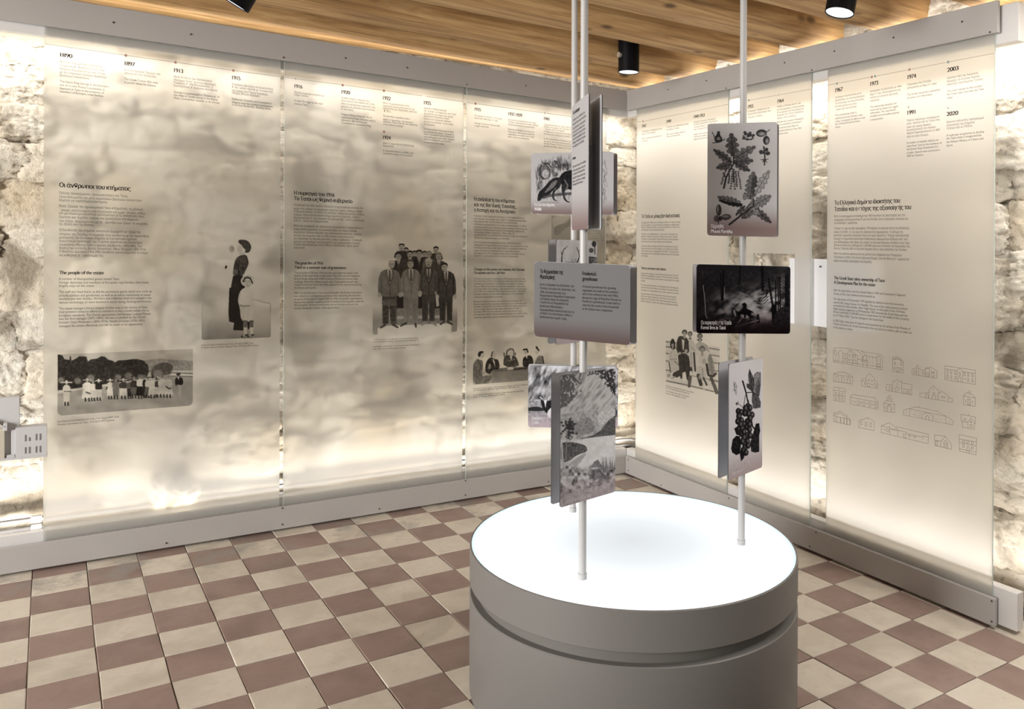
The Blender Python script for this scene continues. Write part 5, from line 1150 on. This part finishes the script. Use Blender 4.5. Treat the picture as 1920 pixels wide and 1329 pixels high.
# faint map with lettering lines at the edge of the third panel
a0, z1 = PL.px2(1034, 404); a1 = 3.050; _, z0 = PL.px2(1034, 560)
c = Canvas(PL, a0, a1, z0, z1, (1015, 395, .1042), 1.2); c.D[:] = .20
c.poly([(200, 100), (520, 100), (440, 200), (300, 260), (220, 300)], .10, smooth=2); c.poly([(240, 300), (330, 250), (440, 240), (530, 130), (530, 260), (400, 330), (330, 430), (240, 430)], .33, smooth=2); c.poly([(850, 380), (1020, 380), (1090, 620), (850, 700)], .13, smooth=1)
for k in range(9): c.line([(860, 420 + 42 * k), (1140, 412 + 42 * k)], 12, .26, .8)
c.build('map_print', P3, M['ink_print'])

# --- panel 4: family sitting on steps
c = glass_canvas(PR, (1248.5, 612), 1349.5, 716, (1230, 600, .1204), 1.7)
c.D[:] = .0
c.poly([(155, 320), (330, 340), (1000, 420), (1000, 1130), (155, 960)], .07, tex=.05, tsc=40)
for y0_ in (335, 415, 518, 635, 778): c.line([(155, y0_), (330, y0_ + 22)], 20, .46, w2=14)
for y0_ in (438, 540, 652, 775, 935): c.line([(830, y0_), (1000, y0_ + 26)], 18, .44)
c.line([(165, 945), (480, 1010), (900, 1112)], 20, .45, tex=.15, tsc=20); c.line([(560, 865), (960, 945)], 14, .36)
def face(x, y, r_, tone, hair, hv=.78):
    c.ell(x, y - r_ * .25, r_ * .98, r_ * 1.05, hair); c.ell(x, y + r_ * .12, r_ * .70, r_ * .86, tone, tex=.05, tsc=8)
    for s_ in (-1, 1): c.line([(x + s_ * r_ * .32 - r_ * .12, y), (x + s_ * r_ * .32 + r_ * .12, y)], r_ * .16, .62)
    c.line([(x, y + r_ * .1), (x - r_ * .05, y + r_ * .35)], r_ * .1, .42); c.line([(x - r_ * .24, y + r_ * .58), (x + r_ * .24, y + r_ * .58)], r_ * .13, .55)
# girl on the left
c.poly([(205, 480), (290, 460), (325, 560), (340, 640), (385, 730), (330, 800), (250, 835), (215, 700)], .14, smooth=1, tex=.06, tsc=20); c.line([(215, 620), (320, 605)], 10, .42); c.line([(205, 660), (228, 815)], 16, .68); c.line([(290, 640), (360, 700)], 22, .40); c.line([(240, 500), (225, 620)], 8, .28)
c.poly([(222, 400), (228, 330), (252, 290), (282, 300), (304, 370), (300, 440), (280, 462), (235, 440)], .76, smooth=1); c.line([(262, 403), (262, 439)], 22, .30); face(262, 388, 30, .30, .76)
c.poly([(245, 838), (385, 760), (412, 850), (300, 905)], .74, smooth=1); c.poly([(170, 845), (225, 830), (235, 875), (180, 895)], .30, smooth=1); c.line([(245, 905), (300, 880)], 18, .34)
# man in a dark jacket
c.poly([(345, 265), (400, 250), (500, 290), (522, 420), (505, 520), (440, 490), (350, 535), (315, 430)], .74, smooth=1, tex=.08, tsc=18); c.poly([(392, 290), (446, 318), (432, 468), (408, 455)], .10); c.line([(395, 285), (415, 460)], 8, .86); c.line([(345, 330), (375, 470)], 8, .84); c.line([(446, 226), (446, 276)], 32, .30); face(446, 205, 42, .34, .78); c.line([(420, 212), (462, 232)], 9, .10)
c.poly([(345, 525), (505, 530), (530, 700), (520, 930), (478, 930), (462, 800), (440, 800), (412, 910), (380, 905), (358, 680)], .74, smooth=1, tex=.07, tsc=20); c.line([(430, 560), (440, 790)], 7, .88); c.ell(470, 480, 24, 26, .24); c.ell(372, 515, 22, 20, .26); c.poly([(415, 815), (462, 815), (480, 950), (408, 950)], .03)
# woman beside him
c.poly([(508, 310), (590, 325), (622, 480), (602, 760), (560, 770), (525, 540)], .14, smooth=1, tex=.07, tsc=20); c.line([(532, 244), (532, 290)], 28, .30); face(532, 225, 38, .34, .62); c.line([(518, 292), (548, 292)], 18, .62); c.line([(545, 420), (600, 470)], 20, .24); c.line([(592, 510), (612, 790)], 26, .74); c.poly([(530, 500), (560, 490), (575, 740), (535, 740)], .20, smooth=1); c.line([(543, 748), (552, 800)], 40, .72); c.poly([(525, 795), (565, 795), (560, 880), (525, 880)], .05); c.line([(532, 885), (518, 1030)], 56, .58, w2=44)
# older child and small child
c.poly([(620, 340), (780, 360), (830, 480), (640, 480)], .20, smooth=1, tex=.06, tsc=16); c.poly([(628, 300), (728, 300), (690, 350)], .70); c.line([(684, 284), (684, 337)], 33, .30); face(684, 262, 44, .40, .60); c.line([(780, 390), (820, 490)], 20, .26)
c.poly([(648, 540), (790, 530), (802, 700), (680, 720)], .10, smooth=1, tex=.06, tsc=16); c.line([(720, 486), (720, 544)], 36, .30); face(720, 462, 48, .28, .56); c.line([(690, 432), (750, 432)], 16, .48); c.ell(750, 640, 32, 42, .24); c.poly([(640, 715), (780, 735), (790, 860), (730, 950), (650, 850)], .15, smooth=1, tex=.08, tsc=16); c.line([(725, 745), (732, 940)], 10, .46)
c.line([(660, 860), (700, 1000)], 56, .72); c.ell(680, 890, 18, 36, .35); c.line([(742, 900), (790, 1008)], 28, .66); c.line([(738, 1000), (752, 1090)], 24, .10)
# seated legs on the right
c.poly([(800, 560), (880, 560), (920, 840), (860, 880), (828, 760)], .36, smooth=1, tex=.08, tsc=18); c.line([(850, 580), (880, 840)], 7, .52); c.line([(790, 690), (818, 855), (868, 876)], 38, .70); c.line([(930, 832), (892, 872)], 36, .72); c.line([(860, 900), (900, 1010)], 48, .62); c.line([(905, 1010), (945, 1128)], 54, .56)
c.build('photograph', P4, M['ink_print'])

# --- opaque prints of the hanging boards
def board_canvas(key, view, val, px=1.3):
    e_, pl, w, h, z0 = BOARDS[key]
    return e_, Canvas(pl, -w, w, z0, z0 + h, view, px, val), w, h, z0
GREY, MAUVE = np.array((.50, .49, .50)), np.array((.24, .172, .165))
def shade(top=GREY, bot=MAUVE, a_=.72, b_=1.02, ink=(.008, .008, .009), mul=1.):
    """G is ink density over a sheet that runs from grey to mauve at its foot"""
    def f(G, A, Zz):
        t_ = ((Zz.max() - Zz) / (Zz.max() - Zz.min()))[..., None]
        k = np.clip((t_ - a_) / (b_ - a_), 0, 1); k = k * k * (3 - 2 * k)
        paper = (top * (1 - k) + bot * k) * mul
        return paper * (1 - G[..., None]) + np.array(ink) * G[..., None]
    return f
def keep_round(w, h, z0, r_=.0085):
    def f(A, Zz):
        x = np.abs(A); z = np.abs(Zz - z0 - h / 2)
        return ~((x > w - r_) & (z > h / 2 - r_) & (np.hypot(x - w + r_, z - h / 2 + r_) > r_))
    return f
for key in ('greenhouse', 'text'):
    e_, pl, w, h, z0 = BOARDS[key]
    c = Canvas(pl, -w, w, z0, z0 + h, (0, 0, 1), 1.2)
    c.build('printed_sheet', e_, M['opaque_print'], shade(top=GREY * (.28 if key == 'greenhouse' else .70), bot=MAUVE * (.36 if key == 'greenhouse' else .75), a_=.68), keep=keep_round(w, h, z0))

# fox
e_, c, w, h, z0 = board_canvas('wildlife', (985, 270, .10535), 0.)
mask = np.clip(1.25 - np.hypot((c.X - 760) / 640, (c.Y - 640) / 430) ** 3, 0, 1) * (c.Y < 1000) * (c.X > 170)
c.D = np.clip((fbm(np.stack([c.X / 26, c.Y / 75, 0 * c.X], -1), 3, 4) - .47) * 4.2, 0, .85) * mask * (.35 + .65 * (c.Y < 480) + .5 * (c.X < 260))
for k in range(46):
    x = 560 + rng.random() * 330; y = 470 - rng.random() * 60; L_ = 90 + rng.random() * 130; c.line([(x, y), (x + (rng.random() - .4) * 90, y - L_)], 9, .8, .8, w2=3)
for k in range(40):
    x = 190 + rng.random() * 110; y = 860 - rng.random() * 380; c.line([(x, y), (x + (rng.random() - .3) * 50, y - 80 - rng.random() * 60)], 9, .8, .8, w2=3)
for k in range(60):
    x = 1350 + rng.random() * 110; y = 1050 - rng.random() * 720; c.line([(x, y), (x + (rng.random() - .5) * 40, y - 40 - rng.random() * 40)], 8, .8, .7, w2=2)
c.ell(345, 500, 112, 138, .62, tex=.3, tsc=22, seed=2); c.ell(360, 530, 60, 75, .12, tex=.3, tsc=20); c.line([(290, 370), (260, 450), (265, 560), (330, 620)], 22, .85); c.line([(330, 350), (420, 360), (470, 430), (500, 520)], 24, .85); c.line([(400, 410), (450, 480), (440, 580)], 16, .75)
c.poly([(470, 330), (540, 285), (600, 350), (620, 440), (560, 470), (590, 560), (500, 590), (460, 480)], .62, smooth=1, tex=.3, tsc=18); c.ell(570, 380, 16, 12, .05); c.ell(545, 470, 30, 40, .10); c.line([(520, 300), (560, 330), (600, 420)], 16, .95)
for k in range(9): c.line([(300 + k * 18, 345), (290 + k * 22, 270 + (k % 3) * 25)], 14, .9, w2=4)
c.poly([(600, 600), (650, 530), (700, 490), (820, 460), (1100, 440), (1300, 520), (1340, 640), (1200, 720), (1000, 740), (860, 760), (810, 820), (760, 800), (640, 720)], .95, tex=.08, tsc=30)
c.poly([(600, 600), (520, 600), (430, 660), (350, 760), (240, 860), (220, 1000), (260, 1010), (330, 930), (430, 900), (480, 840), (560, 760), (640, 720)], .93, smooth=1, tex=.08, tsc=22); c.poly([(570, 640), (540, 740), (440, 820), (330, 880), (420, 760), (490, 670)], .45, a=.8, tex=.25, tsc=16, smooth=1); c.ell(578, 583, 24, 11, .03)
c.poly([(640, 720), (760, 700), (770, 800), (700, 840), (690, 900), (740, 1010), (810, 1020), (760, 1040), (690, 990), (660, 880)], .9, smooth=1); c.poly([(610, 640), (640, 760), (520, 850), (510, 960), (560, 1005), (650, 990), (530, 1015), (480, 960), (480, 850), (560, 780)], .9, smooth=1); c.line([(700, 640), (760, 740), (700, 860)], 20, .45, .8)
c.line([(260, 1010), (360, 930), (480, 900)], 14, .35); c.line([(330, 950), (420, 920), (560, 900), (800, 880)], 50, .85, .8, tex=.15, tsc=20); c.line([(300, 1035), (600, 1040)], 12, .6, .6)
c.build('printed_sheet', e_, M['opaque_print'], shade(top=GREY * .68, bot=MAUVE * .62), keep=keep_round(w, h, z0), gm=1.45)

# oak leaves and acorns
e_, c, w, h, z0 = board_canvas('oak', (1315, 220, .173), 0., 1.45)
def leaf(base, tip, wid, val, lobes=5, vein=.95, seed=0, tex=.15):
    b = np.array(base, float); d = np.array(tip, float) - b; L_ = np.linalg.norm(d); d /= L_; n_ = np.array([-d[1], d[0]])
    pts = []
    for s_ in (1, -1):
        row = []
        for i in range(33):
            t_ = i / 32; env = math.sin(math.pi * min(1, t_ * .92 + .04) ** .85) ** .75
            lob = .72 + .28 * math.cos(2 * math.pi * lobes * t_ + .6)
            row.append(b + d * (t_ * L_ + (6 * math.sin(2 * math.pi * lobes * t_))) + n_ * s_ * wid * env * lob)
        pts += row if s_ == 1 else row[::-1]
    c.poly(pts, val, tex=tex, tsc=16, seed=seed)
    ol = [tuple(p) for p in pts] + [tuple(pts[0])]
    c.line(ol, 6, .92, .9)
    c.line([tuple(b), tuple(b + d * L_ * .96)], 7, vein)
    for i in range(1, lobes + 1):
        t_ = (i - .35) / lobes
        for s_ in (1, -1):
            p = b + d * L_ * t_ * .92; q = p + (d * .55 + n_ * s_ * .8) * wid * .85 * math.sin(math.pi * min(1, t_ + .05))
            c.line([tuple(p), tuple(q)], 4.5, vein, .85)
            m2 = (p + q) / 2 - d * wid * .22
            c.line([tuple(p - d * wid * .3), tuple(m2)], wid * .16, min(1, val + .22), .5)
leaf((345, 420), (325, 175), 74, .74, 4, .97, 1); leaf((330, 490), (135, 350), 44, .72, 5, .97, 2); leaf((360, 440), (585, 318), 56, .60, 4, .97, 3); leaf((355, 480), (560, 470), 54, .68, 4, .97, 4); leaf((360, 490), (525, 580), 44, .74, 4, .97, 9); leaf((325, 510), (165, 548), 46, .66, 4, .97, 5)
c.line([(350, 430), (350, 500), (270, 650), (245, 765)], 14, .95, w2=20); c.line([(270, 660), (235, 605)], 12, .93)
for x0_, y0_, x1_, y1_ in ((270, 560, 218, 720), (300, 570, 298, 710), (340, 560, 320, 770), (350, 570, 365, 775), (375, 590, 385, 745), (398, 590, 432, 770), (345, 590, 352, 700)):
    for k in range(9): c.ell(x0_ + (x1_ - x0_) * k / 8 + rng.uniform(-4, 4), y0_ + (y1_ - y0_) * k / 8, 11, 9, .85)
leaf((530, 885), (566, 592), 74, .58, 6, .95, 6); c.poly([(545, 880), (566, 600), (612, 680), (600, 800)], .92, a=.75, tex=.08, tsc=14, smooth=1); leaf((580, 830), (735, 580), 52, .24, 5, .8, 7, .06); leaf((560, 960), (752, 850), 62, .48, 5, .9, 8); leaf((440, 950), (180, 862), 50, .62, 6, .97, 10); c.poly([(450, 965), (330, 960), (200, 915), (190, 880), (300, 920), (430, 930)], .95, smooth=1); leaf((570, 985), (755, 1140), 42, .70, 5, .97, 11); leaf((520, 990), (640, 1050), 40, .30, 3, .7, 12, .06); leaf((520, 1000), (440, 1095), 34, .62, 3, .9, 13); leaf((560, 1010), (470, 1095), 30, .5, 3, .9, 14); leaf((470, 960), (375, 1060), 26, .72, 3, .95, 15); leaf((480, 900), (470, 815), 26, .3, 3, .7, 16, .05)
c.poly([(500, 960), (555, 880), (560, 940), (450, 1075), (430, 1070)], .62, tex=.2, tsc=12); c.line([(565, 880), (565, 960), (520, 990), (420, 1070), (305, 1160)], 15, .9, w2=22); c.line([(300, 1162), (400, 1080), (520, 940)], 8, .95); c.ell(500, 905, 30, 22, .02)
c.ell(190, 1005, 30, 62, .88, tex=.08); c.ell(180, 995, 8, 36, .40, soft=.5); c.ell(268, 1080, 56, 33, .80, rot=-.1, tex=.1); c.ell(262, 1072, 34, 10, .4, soft=.5); c.ell(165, 1095, 30, 36, .72, tex=.2, tsc=8); c.ell(205, 1095, 22, 26, .9); c.line([(185, 1110), (186, 1140)], 14, .9)
c.poly([(140, 215), (165, 195), (175, 165), (168, 155), (205, 152), (200, 190), (228, 225), (225, 265), (150, 270)], .90, smooth=1, tex=.12, tsc=10); c.ell(188, 232, 20, 16, .5, tex=.3, tsc=8); c.line([(118, 160), (150, 225)], 9, .9); c.line([(125, 278), (200, 270), (258, 235)], 10, .9)
for k in range(26): c.ell(510 + rng.uniform(-58, 58), 205 + rng.uniform(-50, 38), 13, 14, rng.choice((.9, .8, .3)))
c.line([(455, 200), (480, 240), (545, 240), (568, 195)], 14, .9)
c.ell(650, 172, 58, 40, .92, rot=-.12); c.ell(655, 180, 34, 18, .35, soft=.6); c.ell(704, 250, 36, 48, .92); c.ell(712, 258, 16, 26, .40, soft=.5); c.line([(700, 165), (740, 135)], 9, .9); c.line([(703, 175), (703, 210)], 8, .9)
c.line([(675, 318), (688, 420), (684, 515)], 15, .92)
for a_ in ((650, 375), (720, 390), (700, 350)): c.ell(*a_, 26, 22, .86, tex=.2, tsc=8)
for q in ((640, 458), (730, 450), (660, 490), (715, 492), (735, 400), (632, 400)): c.line([(685, 460 if q[1] > 440 else 385), q], 16, .9, w2=4)
c.build('printed_sheet', e_, M['opaque_print'], shade(top=GREY * .92, bot=MAUVE * .8, a_=.70, b_=.95), keep=keep_round(w, h, z0), gm=1.2)

# burning forest, almost black
e_, c, w, h, z0 = board_canvas('fires', (1290, 485, .1129), .97, 1.4)
glow = np.exp(-(((c.X - 1080) / 420) ** 2 + ((c.Y - 820) / 190) ** 2)) + .75 * np.exp(-(((c.X - 1400) / 320) ** 2 + ((c.Y - 660) / 170) ** 2)) + .26 * np.exp(-(((c.X - 700) / 240) ** 2 + ((c.Y - 640) / 110) ** 2)) + .2 * np.exp(-(((c.X - 560) / 160) ** 2 + ((c.Y - 880) / 90) ** 2)) + .35 * np.exp(-(((c.X - 1580) / 90) ** 2 + ((c.Y - 480) / 260) ** 2))
q = fbm(np.stack([(c.X * .9 - c.Y * .4) / 130, (c.X * .4 + c.Y * .9) / 60, 0 * c.X], -1), 5, 5)
c.D -= np.clip(glow, 0, 1) * np.clip((q - .36) * 2.6, 0, 1) * .74
c.D -= .10 * np.clip(fbm(c.P / 40., 9, 4) - .5, 0, 1) * (c.Y > 200)
for k in range(14):
    x = 840 + k * 24; y = 560 + k * 14 + rng.uniform(-40, 40); c.line([(x, y), (x + 90, y + 50), (x + 160, y + 60)], 10, .5, .5, w2=3)
for x, y, r_ in ((960, 720, 55), (1020, 700, 48), (1060, 800, 70), (1130, 880, 70), (1230, 940, 60), (1330, 950, 66), (1000, 860, 60), (920, 950, 40), (980, 960, 36), (1380, 760, 50), (1270, 740, 60), (660, 890, 36), (545, 870, 46), (560, 1055, 55)): c.ell(x, y, r_, r_ * .8, .40 if x > 800 else .62, soft=.5, a=.75, tex=.2, tsc=18)
for x0_, y0_, x1_, y1_, w_ in ((1330, 330, 1430, 930, 34), (1455, 380, 1455, 900, 26), (1490, 360, 1500, 860, 22), (1520, 300, 1530, 900, 26), (1640, 300, 1640, 1000, 70), (590, 200, 575, 690, 30), (540, 250, 555, 700, 18), (870, 120, 850, 420, 24), (1425, 800, 1440, 1050, 90), (1230, 120, 1240, 520, 50)): c.line([(x0_, y0_), (x1_, y1_)], w_, .99)
for y in range(300, 760, 52):
    c.line([(1330, y - 40), (1260, y + 30), (1180, y + 38)], 20, .96, .9, w2=5); c.line([(1360, y), (1420, y + 40)], 16, .96, .9, w2=4); c.line([(1540, y - 30), (1600, y + 20)], 18, .95, .9, w2=4); c.line([(1700, y - 30), (1620, y + 15), (1570, y + 10)], 22, .97, .9, w2=4)
c.line([(1310, 520), (1300, 620), (1220, 680)], 26, .98, w2=10)
c.line([(250, 440), (275, 620), (288, 800), (292, 930), (320, 990)], 8, .45, .9, w2=12); c.line([(605, 470), (606, 620), (640, 670)], 8, .55, .8)
c.poly([(905, 740), (945, 725), (975, 760), (972, 830), (1030, 850), (1080, 880), (1105, 925), (1060, 890), (1045, 940), (1050, 975), (1005, 1005), (1015, 960), (960, 930), (965, 970), (930, 990), (925, 930), (880, 920), (840, 990), (800, 890), (860, 870), (895, 840), (920, 790), (900, 770), (890, 760)], .99)
c.poly([(735, 820), (760, 805), (790, 850), (830, 880), (800, 900), (820, 1000), (790, 1000), (770, 930), (740, 990), (705, 1000), (730, 920), (715, 880)], .97); c.poly([(750, 850), (780, 850), (800, 960), (780, 950), (755, 900)], .5, a=.8)
c.line([(1160, 930), (1165, 1040)], 30, .98, w2=60); c.line([(780, 1130), (960, 1080), (1170, 1020)], 16, .6, .9); c.line([(790, 1120), (880, 1000)], 16, .7); c.line([(440, 1220), (560, 1080)], 10, .6, .6)
c.poly([(1420, 1000), (1480, 850), (1620, 780), (1720, 850), (1720, 1090), (1420, 1090)], .96, smooth=1, tex=.05, tsc=20)
c.D = np.where(c.Y > 1060, np.maximum(c.D, .88), c.D)
c.build('printed_sheet', e_, M['opaque_print'], shade(top=GREY * 1.25, bot=np.array((.24, .13, .135)), a_=.55, b_=1.0, ink=(.0025, .002, .003)), keep=keep_round(w, h, z0), gm=1.2)

# mountain lake engraving
e_, c, w, h, z0 = board_canvas('lake', (1025, 680, .2108), .20, 1.35)
hat = fbm(np.stack([(c.X * .8 + c.Y * .6) / 16, (-c.X * .6 + c.Y * .8) / 60, 0 * c.X], -1), 2, 4)
c.D = .17 + .85 * np.clip(hat - .42, 0, 1) * (c.Y < 680) + .04
c.poly([(130, 460), (300, 430), (480, 430), (570, 375), (620, 400), (620, 560), (420, 640), (130, 640)], .36, tex=.24, tsc=14, seed=4); c.poly([(240, 560), (330, 480), (400, 510), (430, 600), (330, 640), (240, 640)], .52, tex=.22, tsc=11, seed=5, smooth=1); c.poly([(440, 470), (560, 385), (620, 440), (560, 520), (480, 560)], .20, tex=.2, tsc=12, smooth=1)
c.poly([(240, 700), (420, 655), (620, 640), (620, 930), (380, 960), (180, 910), (260, 830), (350, 790), (360, 760)], .10, tex=.09, tsc=30, seed=7); c.poly([(190, 900), (300, 820), (360, 800), (300, 880), (260, 930)], .48, a=.7, tex=.15, tsc=20, smooth=1)
c.poly([(290, 680), (420, 640), (480, 600), (540, 520), (620, 460), (620, 640), (480, 655), (360, 670)], .74, tex=.14, tsc=12, seed=8); c.poly([(130, 715), (200, 705), (300, 720), (350, 745), (358, 790), (270, 815), (200, 870), (130, 890)], .74, tex=.18, tsc=12, seed=9, smooth=1)
for k in range(200):
    x = 125 + abs(rng.gauss(0, 75)); y = 100 + rng.random() * (320 - (x - 125) * .9)
    if y > 95: c.ell(x, y, 9, 13, .72, rot=rng.uniform(-1, 1), a=.8)
for k in range(120):
    x = 615 - abs(rng.gauss(0, 62)); y = 65 + rng.random() * max(10, 230 - (615 - x) * 1.1); c.ell(x, y, 6, 13, .88, rot=rng.uniform(-.8, .8), a=.9)
for k in range(26): c.ell(rng.uniform(380, 520), 62 + rng.uniform(0, 40), 6, 12, .85, rot=rng.uniform(-1, 1))
c.line([(520, 130), (570, 200), (617, 300)], 8, .9); c.line([(130, 400), (180, 250), (240, 180)], 8, .7)
for k in range(70): c.ell(200 + rng.gauss(0, 26), 585 + rng.gauss(0, 38), 13, 10, .85, a=.9)
c.line([(172, 880), (176, 720), (185, 600)], 7, .55); c.line([(180, 640), (230, 660), (200, 690)], 8, .8); c.line([(190, 590), (215, 540)], 7, .9)
gr = fbm(np.stack([c.X / 26, c.Y / 30, 0 * c.X], -1), 12, 5); k = np.clip((c.Y - 905 - 20 * np.sin(c.X / 40.)) / 30, 0, 1)
c.D = c.D * (1 - k) + k * np.clip(.42 + 1.5 * (gr - .5), .08, .92)
c.poly([(390, 930), (420, 880), (455, 858), (480, 900), (500, 930)], .62, tex=.2, tsc=10)
for k in range(60):
    x = rng.uniform(490, 615); c.line([(x, 940), (x + rng.uniform(-14, 14), 860 + rng.uniform(-30, 50))], 5, .62, .8, w2=2)
c.line([(135, 720), (140, 850), (165, 970)], 14, .35, w2=18); c.line([(150, 1040), (270, 1140)], 26, .22, .8); c.line([(420, 1080), (560, 1080), (610, 960)], 22, .18, .6); c.line([(460, 1085), (488, 1075)], 18, .75); c.poly([(370, 1000), (480, 960), (520, 1000), (420, 1050)], .72, a=.7, tex=.2, tsc=10)
kk = np.clip((c.S - .84) / .14, 0, 1); c.D = c.D * (1 - .75 * kk) + .15 * kk
c.build('printed_sheet', e_, M['opaque_print'], shade(top=np.array((.86, .86, .89)), bot=np.array((.60, .52, .55)), a_=.70, b_=1.0, ink=(.012, .012, .014)), keep=keep_round(w, h, z0), gm=1.5)  # pale sheet: the drum top's light is put into the paper colour

# grapes
e_, c, w, h, z0 = board_canvas('grapes', (1340, 660, .188), 0., 1.6)
def vine(pts, val, seed): c.poly(pts, val, tex=.16, tsc=14, seed=seed); c.line(pts + [pts[0]], 4, .95, .9)
vine([(375, 395), (340, 300), (335, 230), (345, 170), (365, 215), (385, 260), (390, 330)], .70, 1); vine([(375, 395), (320, 350), (318, 315), (350, 320), (370, 360)], .75, 2); vine([(375, 395), (390, 330), (390, 230), (420, 200), (455, 205), (455, 330), (430, 430)], .42, 3); c.poly([(400, 380), (440, 270), (455, 340), (445, 440), (420, 430)], .75, a=.8, tex=.15, tsc=12); vine([(375, 400), (430, 430), (455, 500), (452, 550), (410, 560), (385, 560), (370, 480)], .66, 4); c.line([(380, 400), (440, 250)], 4, .95); c.line([(378, 400), (430, 540)], 4, .95); c.line([(376, 395), (350, 200)], 4, .95)
c.line([(278, 290), (310, 400), (330, 500)], 16, .92, w2=12); c.line([(315, 405), (370, 400)], 9, .9); c.line([(305, 430), (290, 530)], 6, .85); c.line([(330, 480), (375, 740), (400, 770)], 14, .92); c.line([(230, 490), (240, 520), (280, 550)], 5, .8); c.ell(220, 515, 12, 14, .7)
for k in range(12): c.line([(195 + rng.uniform(-15, 25), 330 + rng.uniform(-40, 60)), (205 + rng.uniform(-15, 25), 300 + rng.uniform(0, 130))], 4, .7, .8)
vine([(250, 840), (215, 835), (180, 870), (165, 960), (175, 1000), (215, 1025), (245, 1010), (260, 930)], .92, 5); vine([(265, 950), (250, 1000), (262, 1085), (285, 1060), (310, 1000)], .90, 6); vine([(395, 770), (410, 715), (440, 710), (450, 780), (440, 830), (440, 990), (405, 1000), (365, 990), (355, 900), (370, 850)], .88, 7); vine([(240, 740), (195, 760), (215, 820), (245, 830)], .92, 8); c.line([(425, 950), (438, 990)], 8, .9)
for x, y in ((235, 590), (262, 600), (330, 540), (350, 555), (305, 560), (370, 625), (300, 610), (335, 615), (240, 640), (230, 690), (265, 680), (290, 715), (325, 690), (350, 660), (240, 765), (270, 760), (320, 745), (345, 770), (265, 810), (290, 795), (320, 830), (350, 830), (290, 850), (275, 890), (325, 890), (300, 945), (285, 985), (310, 1000), (330, 930), (345, 720), (255, 720)):
    c.ell(x, y, 27, 34, .93); c.ell(x + 7, y - 4, 11, 17, .52, soft=.7, a=.9)
c.build('printed_sheet', e_, M['opaque_print'], shade(top=np.array((.60, .595, .63)), bot=np.array((.40, .33, .34)), a_=.70, b_=1.0), keep=keep_round(w, h, z0))  # paper lightened, with light from the drum below in its colour

# cattle
e_, c, w, h, z0 = board_canvas('cattle', (980, 680, .0978), .42)
hat = fbm(np.stack([(c.X * .9 + c.Y * .4) / 45, (-c.X * .4 + c.Y * .9) / 120, 0 * c.X], -1), 6, 5)
c.D = np.clip(.45 + 1.5 * (hat - .5), .05, .95); c.ell(700, 60, 260, 90, .05, soft=.6, a=.9); c.ell(1500, 200, 300, 160, .12, soft=.6, a=.8); c.ell(430, 520, 140, 70, .18, soft=.7, a=.8, tex=.2, tsc=30); c.ell(300, 400, 70, 60, .72, soft=.6, a=.8)
c.poly([(90, 700), (400, 700), (900, 760), (1900, 740), (1900, 1300), (90, 1300)], .40, tex=.3, tsc=34, seed=3); c.poly([(90, 870), (260, 830), (470, 900), (300, 930), (90, 915)], .85, smooth=1)
c.poly([(360, 700), (400, 730), (500, 740), (560, 720), (760, 720), (1150, 740), (1300, 830), (1310, 1060), (1240, 1150), (1200, 1000), (800, 1010), (700, 1140), (520, 1000), (440, 930), (380, 830)], .90, tex=.08, tsc=40, smooth=1); c.poly([(405, 720), (465, 720), (450, 780), (440, 870), (425, 790)], .03); c.poly([(555, 850), (760, 820), (900, 960), (640, 1020), (495, 1070), (470, 950)], .05, tex=.08, tsc=30, smooth=1); c.line([(370, 690), (340, 660)], 22, .15); c.line([(490, 700), (510, 650)], 22, .15)
c.poly([(1350, 860), (1500, 800), (1760, 810), (1820, 1000), (1700, 1120), (1450, 1080)], .75, tex=.15, tsc=30, smooth=1)
kk = np.clip((c.S - .76) / .18, 0, 1); c.D = c.D * (1 - .8 * kk) + .12 * kk
c.build('printed_sheet', e_, M['opaque_print'], shade(top=np.array((.66, .66, .70)), bot=np.array((.56, .47, .51)), a_=.66, b_=.95), keep=keep_round(w, h, z0))  # paper tone raised to include the glow of the drum

# deer
e_, c, w, h, z0 = board_canvas('deer', (1015, 395, .1042), .10)
c.noise(60, 140, .10, 3, 4)
c.poly([(850, 540), (990, 540), (990, 940), (850, 940)], .18, a=.4, tex=.2, tsc=30); c.ell(945, 600, 42, 55, .78, tex=.15, tsc=14); c.line([(960, 640), (960, 780)], 18, .85); c.ell(895, 715, 45, 45, .66, tex=.15, tsc=14); c.poly([(850, 820), (1000, 840), (1000, 1200), (850, 1200)], .58, tex=.35, tsc=28)
c.line([(365, 940), (370, 800), (400, 700), (470, 640)], 22, .88, w2=8); c.line([(370, 790), (355, 730)], 16, .85, w2=6); c.line([(400, 700), (430, 690)], 10, .7); c.line([(640, 940), (685, 830), (670, 740), (630, 660)], 22, .88, w2=8); c.line([(685, 820), (700, 790)], 14, .85); c.line([(668, 735), (690, 710)], 10, .8)
for x in (545, 575, 615): c.line([(x, 940), (x + 2, 870)], 10, .6, .8)
c.poly([(360, 940), (660, 940), (720, 1150), (700, 1700), (330, 1700), (320, 1150)], .70, tex=.2, tsc=40, smooth=1); c.poly([(440, 1000), (560, 1000), (540, 1250), (470, 1250)], .45, tex=.2, tsc=30, smooth=1)
kk = np.clip((c.S - .80) / .16, 0, 1); c.D = c.D * (1 - .75 * kk) + .12 * kk
c.build('printed_sheet', e_, M['opaque_print'], shade(top=np.array((.62, .62, .65)), bot=np.array((.60, .51, .54)), a_=.70, b_=.97), keep=keep_round(w, h, z0))  # paper colour also carries the drum's upward light
for k_ in [o for o in bpy.data.objects]:
    if '_org' in k_: del k_['_org']
